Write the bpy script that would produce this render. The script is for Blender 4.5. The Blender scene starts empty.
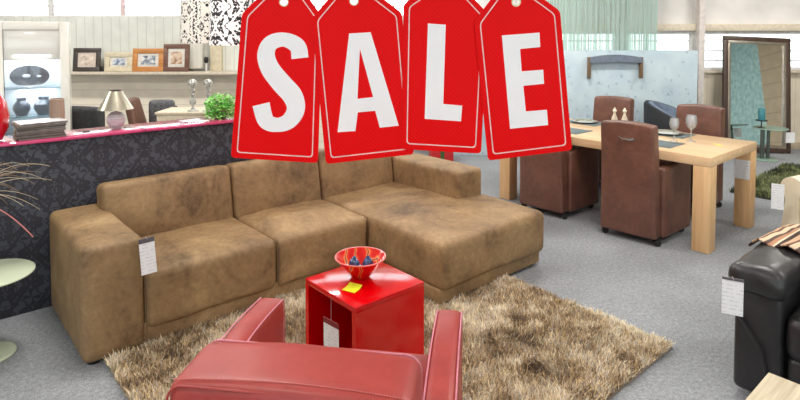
import bpy, bmesh, math, random
import numpy as np
from mathutils import Vector, Matrix, noise
random.seed(7); np.random.seed(7)
S = bpy.context.scene
COL = S.collection
PI = math.pi
# ------------------------------------------------------------------ camera
EYE = 1.70; F = 570.0; PITCH = math.radians(2.5); PY = 35 + F*math.tan(PITCH)
cam = bpy.data.cameras.new('camera'); camo = bpy.data.objects.new('camera', cam); COL.objects.link(camo)
camo.location = (0, 0, EYE); camo.rotation_euler = (PI/2 - PITCH, 0, 0)
cam.sensor_width = 36; cam.lens = F/800*36; cam.shift_y = (PY-200)/800; cam.clip_start = .05
S.camera = camo
# survey helpers: real position of a point seen in the photograph, from its known height or depth
def ray(px, py):
    u = (px-400)/F; v = (PY-py)/F
    return (u, math.cos(PITCH)+v*math.sin(PITCH), -math.sin(PITCH)+v*math.cos(PITCH))
def atz(px, py, h=0):
    d = ray(px, py); t = (h-EYE)/d[2]; return Vector((d[0]*t, d[1]*t, h))
def aty(px, py, Y):
    d = ray(px, py); t = Y/d[1]; return Vector((d[0]*t, Y, EYE+d[2]*t))
ROT = math.radians(41)
AX = Vector((math.cos(ROT), math.sin(ROT), 0)); BX = Vector((-AX.y, AX.x, 0)); OO = atz(82, 368)
def W(a, b, z=0): return OO + AX*a + BX*b + Vector((0, 0, z))
# ------------------------------------------------------------------ colours and materials
def lin(c):
    return tuple((x/255/12.92 if x/255 <= .04045 else ((x/255+.055)/1.055)**2.4) for x in c)+(1,)
class N:
    def __init__(s, name):
        s.m = bpy.data.materials.new(name); s.m.use_nodes = True; s.t = s.m.node_tree; s.n = s.t.nodes; s.l = s.t.links
        s.b = s.n['Principled BSDF']; s.c = s.n.new('ShaderNodeTexCoord')
    def node(s, ty, **kw):
        n = s.n.new('ShaderNode'+ty)
        for k, v in kw.items():
            if k in n.inputs: n.inputs[k].default_value = v
            else: setattr(n, k, v)
        return n
    def link(s, a, b): s.l.new(a, b)
    def noise(s, scale, detail=4, vec=None, rough=.5, dist=0):
        n = s.node('TexNoise'); n.inputs['Scale'].default_value = scale; n.inputs['Detail'].default_value = detail
        n.inputs['Roughness'].default_value = rough; n.inputs['Distortion'].default_value = dist
        s.link(vec if vec is not None else s.c.outputs['Object'], n.inputs['Vector']); return n.outputs['Fac']
    def ramp(s, fac, stops, interp='LINEAR'):
        r = s.node('ValToRGB'); e = r.color_ramp; e.interpolation = interp
        while len(e.elements) < len(stops): e.elements.new(.5)
        for i, (p, c) in enumerate(stops):
            e.elements[i].position = p; e.elements[i].color = lin(c) if isinstance(c, tuple) else (c, c, c, 1)
        s.link(fac, r.inputs['Fac']); return r.outputs['Color']
    def math(s, op, a, b=None, c=None):
        n = s.node('Math', operation=op)
        for i, v in enumerate((a, b, c)):
            if v is None: continue
            if isinstance(v, (int, float)): n.inputs[i].default_value = v
            else: s.link(v, n.inputs[i])
        return n.outputs[0]
    def bump(s, h, strength=.2, dist=.01):
        n = s.node('Bump'); n.inputs['Strength'].default_value = strength; n.inputs['Distance'].default_value = dist
        s.link(h, n.inputs['Height']); s.link(n.outputs['Normal'], s.b.inputs['Normal'])
    def mapped(s, scale=(1, 1, 1), rot=(0, 0, 0)):
        n = s.node('Mapping'); n.inputs['Scale'].default_value = scale; n.inputs['Rotation'].default_value = rot
        s.link(s.c.outputs['Object'], n.inputs['Vector']); return n.outputs['Vector']
    def set(s, **k):
        for a, v in k.items(): s.b.inputs[a.replace('_', ' ')].default_value = v
        return s
    def col(s, o): s.link(o, s.b.inputs['Base Color'])
def plain(name, c, rough=.5, metal=0, var=.06, scale=20, bump=0, coat=0, trans=0, ior=1.45):
    n = N(name); c2 = tuple(max(0, x*(1-var*1.6)) for x in c)
    n.col(n.ramp(n.noise(scale, 3), [(.3, c2), (.7, c)])); n.set(Roughness=rough, Metallic=metal)
    if coat: n.set(Coat_Weight=coat, Coat_Roughness=.05)
    if trans: n.set(Transmission_Weight=trans, IOR=ior)
    if bump: n.bump(n.noise(scale*8, 4), bump, .004)
    return n.m
def leather(name, stops, rough=.5, grain=220, bstr=.15, scale=3, coat=0, fine=22, rr=None):
    n = N(name)
    a = n.noise(scale, 6, rough=.65, dist=.6); b = n.noise(fine, 4, rough=.7)
    f = n.math('ADD', n.math('MULTIPLY', a, .7), n.math('MULTIPLY', b, .3))
    n.col(n.ramp(f, stops)); n.set(Roughness=rough)
    if coat: n.set(Coat_Weight=coat, Coat_Roughness=.25)
    v = n.node('TexVoronoi'); v.inputs['Scale'].default_value = grain; n.link(n.c.outputs['Object'], v.inputs['Vector'])
    h = n.math('ADD', n.math('MULTIPLY', v.outputs['Distance'], .3), n.math('MULTIPLY', n.noise(14, 3), 1.0))
    n.bump(h, bstr, .008); return n.m
def wood(name, c1, c2, rough=.45, axis=0, scale=1.0, coat=0):
    n = N(name); sc = [26*scale]*3; sc[axis] = 1.6*scale
    v = n.mapped(tuple(sc)); f = n.noise(1.0, 6, vec=v, rough=.6, dist=.8)
    n.col(n.ramp(f, [(.3, c1), (.7, c2)])); n.set(Roughness=rough)
    if coat: n.set(Coat_Weight=coat, Coat_Roughness=.15)
    n.bump(f, .08, .002); return n.m
def damask(name, bg, fg, tile=.26, rough=(.75, .35), thr=.5, nscale=2.3, plane='XZ', seed=0.0):
    """ornamental paper: noise sampled on mirrored, half-dropped tiles gives symmetrical medallions"""
    n = N(name); sep = n.node('SeparateXYZ'); n.link(n.c.outputs['Object'], sep.inputs[0])
    if plane == 'UV': 
        sep = n.node('SeparateXYZ'); n.link(n.c.outputs['UV'], sep.inputs[0])
    x = sep.outputs['X']; z = sep.outputs['Y' if plane == 'UV' else 'Z']
    u = n.math('DIVIDE', x, tile); col = n.math('FLOOR', u)
    half = n.math('MULTIPLY', n.math('PINGPONG', col, 1.0), .5)
    fu = n.math('ABSOLUTE', n.math('SUBTRACT', n.math('FRACT', u), .5))
    w = n.math('ADD', n.math('DIVIDE', z, tile*1.35), half)
    fw = n.math('FRACT', w)
    cmb = n.node('CombineXYZ'); n.link(n.math('ADD', fu, seed), cmb.inputs[0]); n.link(n.math('MULTIPLY', n.math('ABSOLUTE', n.math('SUBTRACT', fw, .5)), 1.3), cmb.inputs[1])
    f = n.noise(nscale*3, 2, vec=cmb.outputs[0], rough=.55, dist=1.2)
    # ogee lattice
    lat = n.math('ABSOLUTE', n.math('SUBTRACT', n.math('ADD', fu, n.math('ABSOLUTE', n.math('SUBTRACT', fw, .5))), .48))
    lat = n.math('LESS_THAN', lat, .045)
    on = n.math('MAXIMUM', n.math('GREATER_THAN', f, thr), 0)
    on = n.math('MULTIPLY', on, n.math('SUBTRACT', 1, lat))
    mix = n.node('MixRGB'); n.link(on, mix.inputs[0]); mix.inputs[1].default_value = lin(bg); mix.inputs[2].default_value = lin(fg)
    n.col(mix.outputs[0])
    n.link(n.math('ADD', n.math('MULTIPLY', on, rough[1]-rough[0]), rough[0]), n.b.inputs['Roughness'])
    return n.m
def glassy(name, tint=(235, 245, 245), alpha=.25, rough=.03):
    """thin pane: mostly clear with a glossy skin"""
    n = N(name); out = n.n['Material Output']; n.n.remove(n.b)
    g = n.node('BsdfGlossy'); g.inputs['Roughness'].default_value = rough
    t = n.node('BsdfTransparent'); t.inputs['Color'].default_value = lin(tint)
    d = n.node('BsdfDiffuse'); d.inputs['Color'].default_value = lin(tint)
    f = n.node('Fresnel'); f.inputs['IOR'].default_value = 1.5
    m1 = n.node('MixShader'); m1.inputs[0].default_value = alpha; n.link(t.outputs[0], m1.inputs[1]); n.link(d.outputs[0], m1.inputs[2])
    m2 = n.node('MixShader'); n.link(f.outputs[0], m2.inputs[0]); n.link(m1.outputs[0], m2.inputs[1]); n.link(g.outputs[0], m2.inputs[2])
    n.link(m2.outputs[0], out.inputs['Surface']); return n.m
def emit(name, c, st):
    n = N(name); n.set(Emission_Color=lin(c), Emission_Strength=st); n.b.inputs['Base Color'].default_value = lin(c); return n.m
# ------------------------------------------------------------------ mesh helpers
class MB:
    def __init__(s): s.bm = bmesh.new()
    def _xf(s, vs, M):
        if M is not None:
            for v in vs: v.co = M @ v.co
    def box(s, c, d, bev=0, seg=2, M=None):
        r = bmesh.ops.create_cube(s.bm, size=1); vs = r['verts']
        for v in vs: v.co = Vector((v.co.x*d[0]+c[0], v.co.y*d[1]+c[1], v.co.z*d[2]+c[2]))
        if bev:
            es = list({e for v in vs for e in v.link_edges})
            rr = bmesh.ops.bevel(s.bm, geom=es, offset=bev, segments=seg, affect='EDGES', profile=.5)
            vs = list({v for f in rr['faces'] for v in f.verts} | {v for v in vs if v.is_valid})
        s._xf(vs, M); return s
    def rings(s, rings, closed=True, cap=True):
        vr = [[s.bm.verts.new(p) for p in r] for r in rings]
        for a, b in zip(vr[:-1], vr[1:]):
            n = len(a)
            for i in range(n if closed else n-1):
                j = (i+1) % n; s.bm.faces.new((a[i], a[j], b[j], b[i]))
        if cap:
            try:
                s.bm.faces.new(list(reversed(vr[0]))); s.bm.faces.new(vr[-1])
            except ValueError: pass
        return s
    def lathe(s, prof, seg=32, c=(0, 0, 0), cap=True, sx=1, sy=1):
        return s.rings([[(c[0]+sx*max(r, 1e-4)*math.cos(2*PI*i/seg), c[1]+sy*max(r, 1e-4)*math.sin(2*PI*i/seg), c[2]+z) for i in range(seg)] for r, z in prof], cap=cap)
    def tube(s, pts, r, seg=8, cap=True):
        P = [Vector(p) for p in pts]; R = []; up = Vector((0, 0, 1)); prev = None
        for i, p in enumerate(P):
            t = (P[min(i+1, len(P)-1)]-P[max(i-1, 0)]).normalized()
            if prev is None:
                a = t.cross(up)
                if a.length < 1e-3: a = t.cross(Vector((1, 0, 0)))
            else: a = prev - t*prev.dot(t)
            a.normalize(); prev = a; b = t.cross(a)
            rr = r[i] if isinstance(r, (list, tuple)) else r
            R.append([p+(a*math.cos(2*PI*k/seg)+b*math.sin(2*PI*k/seg))*rr for k in range(seg)])
        return s.rings(R, cap=cap)
    def prism(s, poly, f0, f1):
        """poly of 2d points, f0/f1 map (u,v) to the two faces"""
        a = [s.bm.verts.new(f0(*p)) for p in poly]; b = [s.bm.verts.new(f1(*p)) for p in poly]
        s.bm.faces.new(a); s.bm.faces.new(list(reversed(b))); n = len(poly)
        for i in range(n): s.bm.faces.new((a[i], b[i], b[(i+1) % n], a[(i+1) % n]))
        return s
    def rbox(s, c, d, r, n=(8, 8, 4), nr=3, deform=None, M=None):
        """soft rounded box with a dense surface that can be puffed and creased"""
        h = [x/2 for x in d]; r = min(r, *h)
        def coords(hh, k):
            e = [-hh+r*(1-math.cos(PI/2*i/nr))*1.0 for i in range(nr)]
            m = [-hh+r+(2*(hh-r))*i/k for i in range(k+1)] if hh-r > 1e-5 else [0.0]
            return e+m+[-x for x in reversed(e)]
        C = [coords(h[i], n[i]) for i in range(3)]; cache = {}
        def vert(i, j, k):
            if (i, j, k) in cache: return cache[(i, j, k)]
            p = Vector((C[0][i], C[1][j], C[2][k])); q = Vector([max(-(h[t]-r), min(h[t]-r, p[t])) for t in range(3)])
            dlt = p-q
            if dlt.length > 1e-9: p = q+dlt.normalized()*r
            if deform: p = deform(p, h)
            p = p+Vector(c)
            if M is not None: p = M @ p
            v = s.bm.verts.new(p); cache[(i, j, k)] = v; return v
        L = [len(x) for x in C]
        for ax in range(3):
            u, w = [t for t in range(3) if t != ax]
            for side in (0, L[ax]-1):
                for i in range(L[u]-1):
                    for j in range(L[w]-1):
                        q = []
                        for (ii, jj) in ((i, j), (i+1, j), (i+1, j+1), (i, j+1)):
                            idx = [0, 0, 0]; idx[ax] = side; idx[u] = ii; idx[w] = jj; q.append(vert(*idx))
                        if len(set(q)) == 4: s.bm.faces.new(q)
        return s
def mesh_of(mb, name, mat, smooth=35):
    bm = mb.bm; bmesh.ops.remove_doubles(bm, verts=bm.verts, dist=1e-6); bmesh.ops.recalc_face_normals(bm, faces=bm.faces)
    me = bpy.data.meshes.new(name); bm.to_mesh(me); bm.free()
    if smooth:
        me.polygons.foreach_set('use_smooth', [True]*len(me.polygons)); me.set_sharp_from_angle(angle=math.radians(smooth))
    if mat: me.materials.append(mat)
    return me
def obj(name, mb, mat, parent=None, smooth=35, loc=None, rotz=0):
    o = bpy.data.objects.new(name, mesh_of(mb, name, mat, smooth)); COL.objects.link(o)
    if parent: o.parent = parent
    if loc is not None: o.location = loc
    o.rotation_euler.z = rotz
    return o
def thing(name, label, cat, loc=(0, 0, 0), rotz=0, group=None):
    o = bpy.data.objects.new(name, None); COL.objects.link(o); o.location = loc; o.rotation_euler = (0, 0, rotz); o.empty_display_size = .1
    return tag(o, label, cat, group)
def tag(o, label, cat, group=None):
    o['label'] = label; o['category'] = cat
    if group: o['group'] = group
    return o
def struct(name, mb, mat, parent=None, **k):
    o = obj(name, mb, mat, parent, **k)
    if not parent: o['kind'] = 'structure'
    return o
def copy_tree(o, parent=None):
    c = o.copy(); COL.objects.link(c)
    if parent: c.parent = parent
    for ch in list(o.children): copy_tree(ch, c)
    return c
def puff(amt, axis=2, both=False, wr=0.0, ws=6.0, seed=0):
    def f(p, h):
        u, w = [t for t in range(3) if t != axis]
        k = (1-(p[u]/h[u])**2)*(1-(p[w]/h[w])**2)
        q = p.copy()
        if p[axis] > 0 or both: q[axis] += math.copysign(1, p[axis])*amt*max(0, k)*min(1, abs(p[axis])/h[axis]*1.2)
        if wr: q[axis] += wr*noise.noise(Vector((p.x*ws+seed, p.y*ws, p.z*ws)))
        return q
    return f
# ================================================================== ROOM
carpet = N('grey_carpet')
f1 = carpet.noise(150, 2, rough=.8); f2 = carpet.noise(1.2, 3); f3 = carpet.noise(45, 3)
mx = carpet.math('ADD', carpet.math('ADD', carpet.math('MULTIPLY', f1, .55), carpet.math('MULTIPLY', f2, .2)), carpet.math('MULTIPLY', f3, .25))
carpet.col(carpet.ramp(mx, [(.3, (84, 86, 89)), (.5, (136, 139, 143)), (.7, (190, 193, 197))])); carpet.set(Roughness=.95)
carpet.bump(f1, .6, .006)
XL, XR, YB, YF, ZC = -8.0, 9.0, 8.45, -5.0, 3.4
struct('floor', MB().box(((XL+XR)/2, (YB+YF)/2, -.05), (XR-XL, YB-YF, .1)), carpet.m)
white_paint = plain('white_paint', (232, 231, 226), .7, scale=3)
struct('ceiling', MB().box(((XL+XR)/2, (YB+YF)/2, ZC+.05), (XR-XL, YB-YF, .1)), white_paint)
# beige vertically boarded lower wall
def boards(name, c, pitch=.09, var=.06, axis='X', depth=.5):
    n = N(name); sep = n.node('SeparateXYZ'); n.link(n.c.outputs['Object'], sep.inputs[0])
    f = n.math('FRACT', n.math('DIVIDE', sep.outputs[axis], pitch)); groove = n.math('LESS_THAN', f, .07)
    mix = n.node('MixRGB'); n.link(groove, mix.inputs[0]); n.link(n.ramp(n.noise(5, 3), [(.3, tuple(x*(1-var) for x in c)), (.7, c)]), mix.inputs[1])
    mix.inputs[2].default_value = lin(tuple(x*.86 for x in c)); n.col(mix.outputs[0]); n.set(Roughness=.6)
    n.bump(n.math('SUBTRACT', 1, groove), depth, .01); return n.m
cream_board = boards('cream_boarding', (226, 214, 192), .12)
beige_plaster = boards('beige_boarding', (238, 228, 210), .11, axis='Z', depth=.3)
SILL = 1.17
XM = 1.2          # where the left and right window styles meet, behind the hanging tags
struct('wall_back', MB().box(((XL+XM)/2, YB+.1, SILL/2), (XM-XL, .2, SILL)), beige_plaster)
struct('wall_back_right', MB().box(((XM+XR)/2, YB+.1, SILL/2), (XR-XM, .2, SILL)), cream_board)
sill_m = plain('sill_paint', (214, 200, 176), .5)
struct('trim_1', MB().box(((XL+XM)/2, YB-.14, SILL-.02), (XM-XL, .32, .04), .006), plain('ledge_paint', (214, 203, 184), .45))
struct('trim_2', MB().box(((XM+XR)/2, YB-.03, SILL-.015), (XR-XM, .10, .03), .006), sill_m)
# left: ribbed panel over the ledge, bright high windows above
zb1 = aty(0, 17, YB).z
rib = boards('ribbed_grey_panel', (226, 228, 219), .13)
struct('wall_back_upper', MB().box(((XL+XM)/2, YB+.08, (SILL+zb1)/2), (XM-XL, .12, zb1-SILL)), rib)
zt = 2.95
struct('wall_back_top', MB().box(((XL+XR)/2, YB+.08, (zt+ZC)/2), (XR-XL, .14, ZC-zt)), white_paint)
pane = glassy('window_glass', (250, 252, 252), .12)
frame_m = plain('window_frame_paint', (240, 238, 234), .4)
pinkish = plain('pink_glazing_bar', (236, 208, 208), .5)
def window(n, x0, x1, z0, z1, nx, nz, mat=frame_m, y=YB+.08, bar=.045, inner=None, ns='window_%d'):
    m = MB(); cx, cz = (x0+x1)/2, (z0+z1)/2
    for z in (z0+bar/2, z1-bar/2): m.box((cx, y, z), (x1-x0, .08, bar), .004)
    for x in (x0+bar/2, x1-bar/2): m.box((x, y, cz), (bar, .08, z1-z0-2*bar), .004)
    o = struct(ns % n, m, mat)
    g = MB()
    for i in range(1, nx): g.box((x0+(x1-x0)*i/nx, y, cz), (.05, .05, z1-z0-2*bar))
    for k in range(1, nz): g.box((cx, y+.001, z0+(z1-z0)*k/nz), (x1-x0-2*bar, .035, .018))
    if nx > 1 or nz > 1: obj('glazing_bars', g, inner or mat, o)
    obj('pane', MB().box((cx, y+.01, cz), (x1-x0-2*bar, .006, z1-z0-2*bar)), pane, o)
    return o
k = 0; xs = [XL, -5.2, -2.0, XM]
for i in range(3):
    k += 1; window(k, xs[i], xs[i+1], zb1, zt, 3, 6, inner=pinkish, bar=.03)
# right: low windows, beige rail, pale roller blinds above
zr1 = aty(750, 31, YB).z; zr2 = aty(750, 24, YB).z
xs = [XM, 3.3, 4.42, 6.6, XR]
for i in range(4):
    k += 1; window(k, xs[i]+.05, xs[i+1]-.05, SILL, zr1, 1, 4)
struct('trim_3', MB().box(((XM+XR)/2, YB+.03, (zr1+zr2)/2), (XR-XM, .14, zr2-zr1), .01), plain('beige_rail', (232, 218, 196), .5))
blind_m = plain('blind_fabric', (244, 240, 236), .8, scale=2)
struct('wall_back_panel', MB().box(((XM+XR)/2, YB+.1, (zr2+zt)/2), (XR-XM, .06, zt-zr2)), blind_m)
m = MB()
for x in (XM, 3.3, 4.42, 6.6): m.box((x, YB+.04, (SILL+zt)/2), (.1, .18, zt-SILL), .006)
struct('trim_4', m, frame_m)
# side and front walls
struct('wall_left', MB().box((XL-.1, (YB+YF)/2, ZC/2), (.2, YB-YF+.4, ZC)), plain('warm_wall', (216, 208, 194), .7, scale=2))
teal_m = N('pale_teal_wallpaper'); teal_m.col(teal_m.ramp(teal_m.noise(9, 4), [(.35, (150, 186, 186)), (.65, (190, 220, 216))])); teal_m.set(Roughness=.7)
struct('wall_right', MB().box((XR+.1, 5.55, ZC/2), (.2, 6.1, ZC)), boards('wood_boarding', (196, 172, 142), .35, axis='Z'))
struct('wall_right_front', MB().box((XR+.1, -1.35, ZC/2), (.2, 7.7, ZC)), teal_m.m)
struct('wall_front', MB().box(((XL+XR)/2, YF-.1, .3), (XR-XL, .2, .6)), white_paint)
struct('wall_front_top', MB().box(((XL+XR)/2, YF-.1, 3.15), (XR-XL, .2, .5)), white_paint)
k += 1; window(k, XL, XR, .6, 2.9, 6, 1, y=YF-.1)
# papered divider in front of the right windows
blue = N('light_blue_wallpaper')
v = blue.node('TexVoronoi'); v.inputs['Scale'].default_value = 9; blue.link(blue.c.outputs['Object'], v.inputs['Vector'])
fa = blue.noise(40, 3); msk = blue.math('GREATER_THAN', blue.math('MULTIPLY', fa, blue.math('SUBTRACT', 1, v.outputs['Distance'])), .42)
mix = blue.node('MixRGB'); blue.link(blue.math('MULTIPLY', msk, .55), mix.inputs[0]); blue.link(blue.ramp(blue.noise(3, 4), [(.3, (178, 199, 210)), (.7, (204, 219, 226))]), mix.inputs[1]); mix.inputs[2].default_value = lin((140, 156, 176))
blue.col(mix.outputs[0]); blue.set(Roughness=.6)
YD = 7.98; xd0 = aty(430, 60, YD).x; xd1 = aty(698, 60, YD).x; zd = aty(630, 50.5, YD).z
struct('wall_divider', MB().box(((xd0+xd1)/2, YD+.05, zd/2), (xd1-xd0, .1, zd), .004), blue.m)
struct('baseboard_back', MB().box(((xd1+XR)/2, YB-.01, .05), (XR-xd1, .03, .1), .004), plain('skirting', (196, 180, 152), .5))
# column of light timber beside the divider
struct('trim_5', MB().box((aty(700, 40, YB-.06).x, YB-.06, 1.62), (.09, .12, 3.24), .006), plain('pinkish_panel', (232, 222, 216), .6))
# unseen ceiling lamps, added to light the room; the trim boxes are their housings
lamp_m = emit('added_lamp_diffuser', (255, 252, 245), 4)
n = 0; fix_m = plain('added_lamp_housing', (235, 235, 235), .4)
for ly in (-2.6, .4, 3.4, 6.4):
    for lx in (-5.0, -1.6, 1.8, 5.4):
        n += 1
        t = struct('trim_%d' % (10+n), MB().box((lx, ly, ZC-.03), (1.3, .4, .06), .01), fix_m)
        obj('added_diffuser', MB().box((lx, ly, ZC-.066), (1.22, .32, .01)), lamp_m, t)
        L = bpy.data.lights.new('added_ceiling_lamp', 'AREA'); L.shape = 'RECTANGLE'; L.size = 1.2; L.size_y = .3; L.energy = (16, 30, 54, 62)[(n-1)//4]; L.color = (1, .965, .91)
        lo = bpy.data.objects.new('added_ceiling_lamp', L); COL.objects.link(lo); lo.location = (lx, ly, ZC-.09); lo.parent = t
# daylight; the shop window panel is unseen, added to light from behind the camera
wd = bpy.data.worlds.new('world'); S.world = wd; wd.use_nodes = True
bg = wd.node_tree.nodes['Background']; bg.inputs['Color'].default_value = (.93, .97, 1, 1); bg.inputs['Strength'].default_value = 3.2
for nm, loc, sx, sy, rot, en in (('added_shop_daylight', (.5, YF-.6, 1.75), 16, 2.6, (PI/2, 0, 0), 120), ('back_window_daylight', (-3.4, YB+.9, 2.6), 9, 1.2, (-PI/2, 0, 0), 120)):
    L = bpy.data.lights.new(nm, 'AREA'); L.shape = 'RECTANGLE'; L.size = sx; L.size_y = sy; L.energy = en; L.color = (.9, .96, 1)
    lo = bpy.data.objects.new(nm, L); COL.objects.link(lo); lo.location = loc; lo.rotation_euler = rot
    lo.visible_camera = True
# ================================================================== SOFA
nub = leather('brown_nubuck', [(.34, (92, 70, 46)), (.46, (130, 103, 70)), (.56, (147, 119, 82)), (.68, (172, 144, 104))], .62, grain=300, bstr=.25, scale=2.6, fine=30)
seam_m = plain('seam_thread', (96, 74, 52), .7)
foot_m = plain('black_plastic', (28, 26, 25), .5)
sofa = thing('corner_sofa', 'long brown nubuck corner sofa with chaise, standing on the shaggy rug edge', 'sofa', W(0, -.035), ROT)
def sb(a0, a1, b0, b1, z0, z1): return ((a0+a1)/2, (b0+b1)/2, (z0+z1)/2), (a1-a0, b1-b0, z1-z0)
def soft(a0, a1, b0, b1, z0, z1, r=.045, n=(10, 10, 6), pf=.012, wr=.006, seed=0, M=None, m=None, axis=2):
    c, d = sb(a0, a1, b0, b1, z0, z1)
    return (m or MB()).rbox(c, d, r, n, 3, puff(pf, axis, False, wr, 5, seed), M)
obj('arm', soft(0, .305, 0, .865, .015, .62, .04, (6, 14, 10), .012, .008, 1), nub, sofa)
obj('arm', soft(2.565, 2.85, -.18, .865, .33, .635, .035, (6, 14, 8), .008, .006, 2), nub, sofa)
obj('base', MB().rbox(*sb(.29, 1.83, .015, .86, .015, .14), .02, (8, 6, 2)).rbox(*sb(1.82, 2.865, -.725, .86, .02, .12), .02, (8, 8, 2)), nub, sofa)
obj('seat_cushion', soft(.305, 1.10, -.01, .72, .10, .418, .045, (12, 10, 6), .018, .008, 3), nub, sofa)
obj('seat_cushion', soft(1.10, 1.82, -.013, .72, .10, .415, .045, (12, 10, 6), .018, .008, 4), nub, sofa)
obj('chaise_cushion', soft(1.82, 2.90, -.755, .72, .10, .415, .055, (14, 18, 6), .014, .010, 5), nub, sofa)
lean = lambda c: Matrix.Translation(Vector(c)) @ Matrix.Rotation(math.radians(-9), 4, 'X') @ Matrix.Translation(-Vector(c))
for i, (a0, a1) in enumerate(((.25, 1.085), (1.09, 1.815), (1.82, 2.565))):
    def df(p, h, i=i):
        q = p.copy(); kx = 1-(p.x/h[0])**4; kz = 1-(p.z/h[2])**2
        q.y += (-.02 if p.y < 0 else .0)*kx*kz + .006*noise.noise(Vector((p.x*5+i*9, p.y*5, p.z*5))); return q
    m = MB().rbox(((a0+a1)/2, .655, .56), (a1-a0, .18, .43), .04, (12, 3, 8), 3, df, lean((0, .655, .36)))
    obj('back_cushion', m, nub, sofa)
obj('back_frame', MB().rbox(*sb(.2, 2.7, .68, .862, .05, .60), .03, (8, 2, 4)), nub, sofa)
for pts in ([(.305, -.012, .10), (.305, -.012, .56), (.303, .0, .60)], [(1.10, -.010, .14), (1.10, -.012, .36), (1.10, .01, .40)], [(1.82, -.002, .14), (1.82, -.012, .36), (1.82, .01, .40)]):
    obj('seam', MB().tube(pts, .0035, 5), seam_m, sofa)
for (a, b) in ((.06, .06), (.06, .80), (2.80, -.66), (1.9, -.64), (2.76, .80), (1.0, .08)):
    obj('foot', MB().lathe([(.03, 0), (.034, .03)], 12, (a, b, 0)), foot_m, sofa)
# ================================================================== RUG (brown shag)
def shag(name, poly_fn, n, cols, hair, wid, amp, seed, base_mat, base, smooth=.5, skip=None):
    rng = np.random.default_rng(seed)
    (a0, a1, b0, b1) = base
    A = rng.uniform(a0, a1, n); Bv = rng.uniform(b0, b1, n)
    if skip is not None:
        kk = ~skip(A, Bv); A = A[kk]; Bv = Bv[kk]; n = len(A)
    # patches of combed pile
    def fld(x, y, s, o): return np.array([noise.noise(Vector((x[i]*s+o, y[i]*s, o))) for i in range(len(x))])
    gx = np.linspace(a0, a1, 70); gy = np.linspace(b0, b1, 60)
    def field(s, o):
        g = np.array([[noise.noise(Vector((x*s+o, y*s, o))) for x in gx] for y in gy])
        u = (A-a0)/(a1-a0)*69; v = (Bv-b0)/(b1-b0)*59
        i = np.clip(u.astype(int), 0, 68); j = np.clip(v.astype(int), 0, 58); fu = u-i; fv = v-j
        return g[j, i]*(1-fu)*(1-fv)+g[j, i+1]*fu*(1-fv)+g[j+1, i]*(1-fu)*fv+g[j+1, i+1]*fu*fv
    ang = field(3.5, 3.1+seed)*7+rng.normal(0, 1.3, n)
    lenf = hair*(1+.25*rng.normal(0, 1, n).clip(-2, 2)+.35*field(5, 9.7+seed))
    lay = np.clip(.75+.35*rng.normal(0, 1, n), .1, 1.6)
    dx = np.cos(ang)*lay; dy = np.sin(ang)*lay
    nn = np.sqrt(dx*dx+dy*dy+1)
    X = np.zeros((n, 5, 3)); wx = -np.sin(ang)*wid/2; wy = np.cos(ang)*wid/2
    for q, (s_, sh, wf) in enumerate(((0, 0, 1), (0, 0, -1), (.55, .35, .9), (.55, .35, -.9), (1, 1, 0))):
        L = lenf*s_
        X[:, q, 0] = A+dx/nn*lenf*sh*.9+wx*wf; X[:, q, 1] = Bv+dy/nn*lenf*sh*.9+wy*wf
        X[:, q, 2] = .012+L/nn*(1.0 if s_ < 1 else .92)
    V = X.reshape(-1, 3)
    idx = np.arange(n)*5
    tris = np.stack([np.stack([idx, idx+1, idx+3], 1), np.stack([idx, idx+3, idx+2], 1), np.stack([idx+2, idx+3, idx+4], 1)], 1).reshape(-1, 3)
    me = bpy.data.meshes.new(name)
    # backing slab vertices appended
    bx = np.array([(x, y, z) for z in (0.001, .014) for (x, y) in ((a0, b0), (a1, b0), (a1, b1), (a0, b1))]); nb = len(V)
    V = np.vstack([V, bx])
    quads = [(0, 1, 2, 3), (4, 5, 6, 7), (0, 1, 5, 4), (1, 2, 6, 5), (2, 3, 7, 6), (3, 0, 4, 7)]
    nf = len(tris)
    me.vertices.add(len(V)); me.vertices.foreach_set('co', V.astype(np.float32).ravel())
    loops = np.concatenate([tris.ravel(), (np.array(quads)+nb).ravel()]).astype(np.int32)
    me.loops.add(len(loops)); me.loops.foreach_set('vertex_index', loops)
    me.polygons.add(nf+6)
    st = np.concatenate([np.arange(nf)*3, nf*3+np.arange(6)*4]).astype(np.int32); me.polygons.foreach_set('loop_start', st)
    me.update(calc_edges=True); me.validate()
    ca = me.color_attributes.new('pile', 'FLOAT_COLOR', 'POINT')
    C = np.array([lin(c)[:3] for c in cols]); 
    f = field(2.6, 20.+seed)*.9+field(12, 41.+seed)*.9+rng.normal(0, .3, n)+.5
    t = np.clip(f, 0, .999)*(len(cols)-1); i = t.astype(int); fr = (t-i)[:, None]
    cc = C[i]*(1-fr)+C[np.minimum(i+1, len(cols)-1)]*fr
    cc *= (1+.18*rng.normal(0, 1, (n, 1))).clip(.5, 1.5)
    full = np.ones((len(V), 4), np.float32); full[:nb, :3] = np.repeat(cc, 5, axis=0); full[nb:, :3] = C[0]*.6
    ca.data.foreach_set('color', full.ravel())
    mt = N(name+'_pile'); at = mt.node('Attribute'); at.attribute_name = 'pile'; mt.col(at.outputs['Color']); mt.set(Roughness=.7)
    mt.b.inputs['Sheen Weight'].default_value = .2
    me.materials.append(mt.m)
    o = bpy.data.objects.new(name, me); COL.objects.link(o); o.location = W(0, 0); o.rotation_euler.z = ROT
    return o
rug = shag('shaggy_rug', None, 170000, [(112, 90, 66), (160, 132, 96), (212, 180, 128), (182, 166, 146), (232, 206, 156), (198, 194, 190), (240, 226, 196)], .042, .0045, 1, 3, None, (.10, 2.46, -1.90, -.02),
           skip=lambda a, b: ((a > 1.80) & (b > -.77)) | ((b > -.06) & (a < .3)) | ((a > .86) & (a < 1.33) & (b > -1.16) & (b < -.72)))
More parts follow.
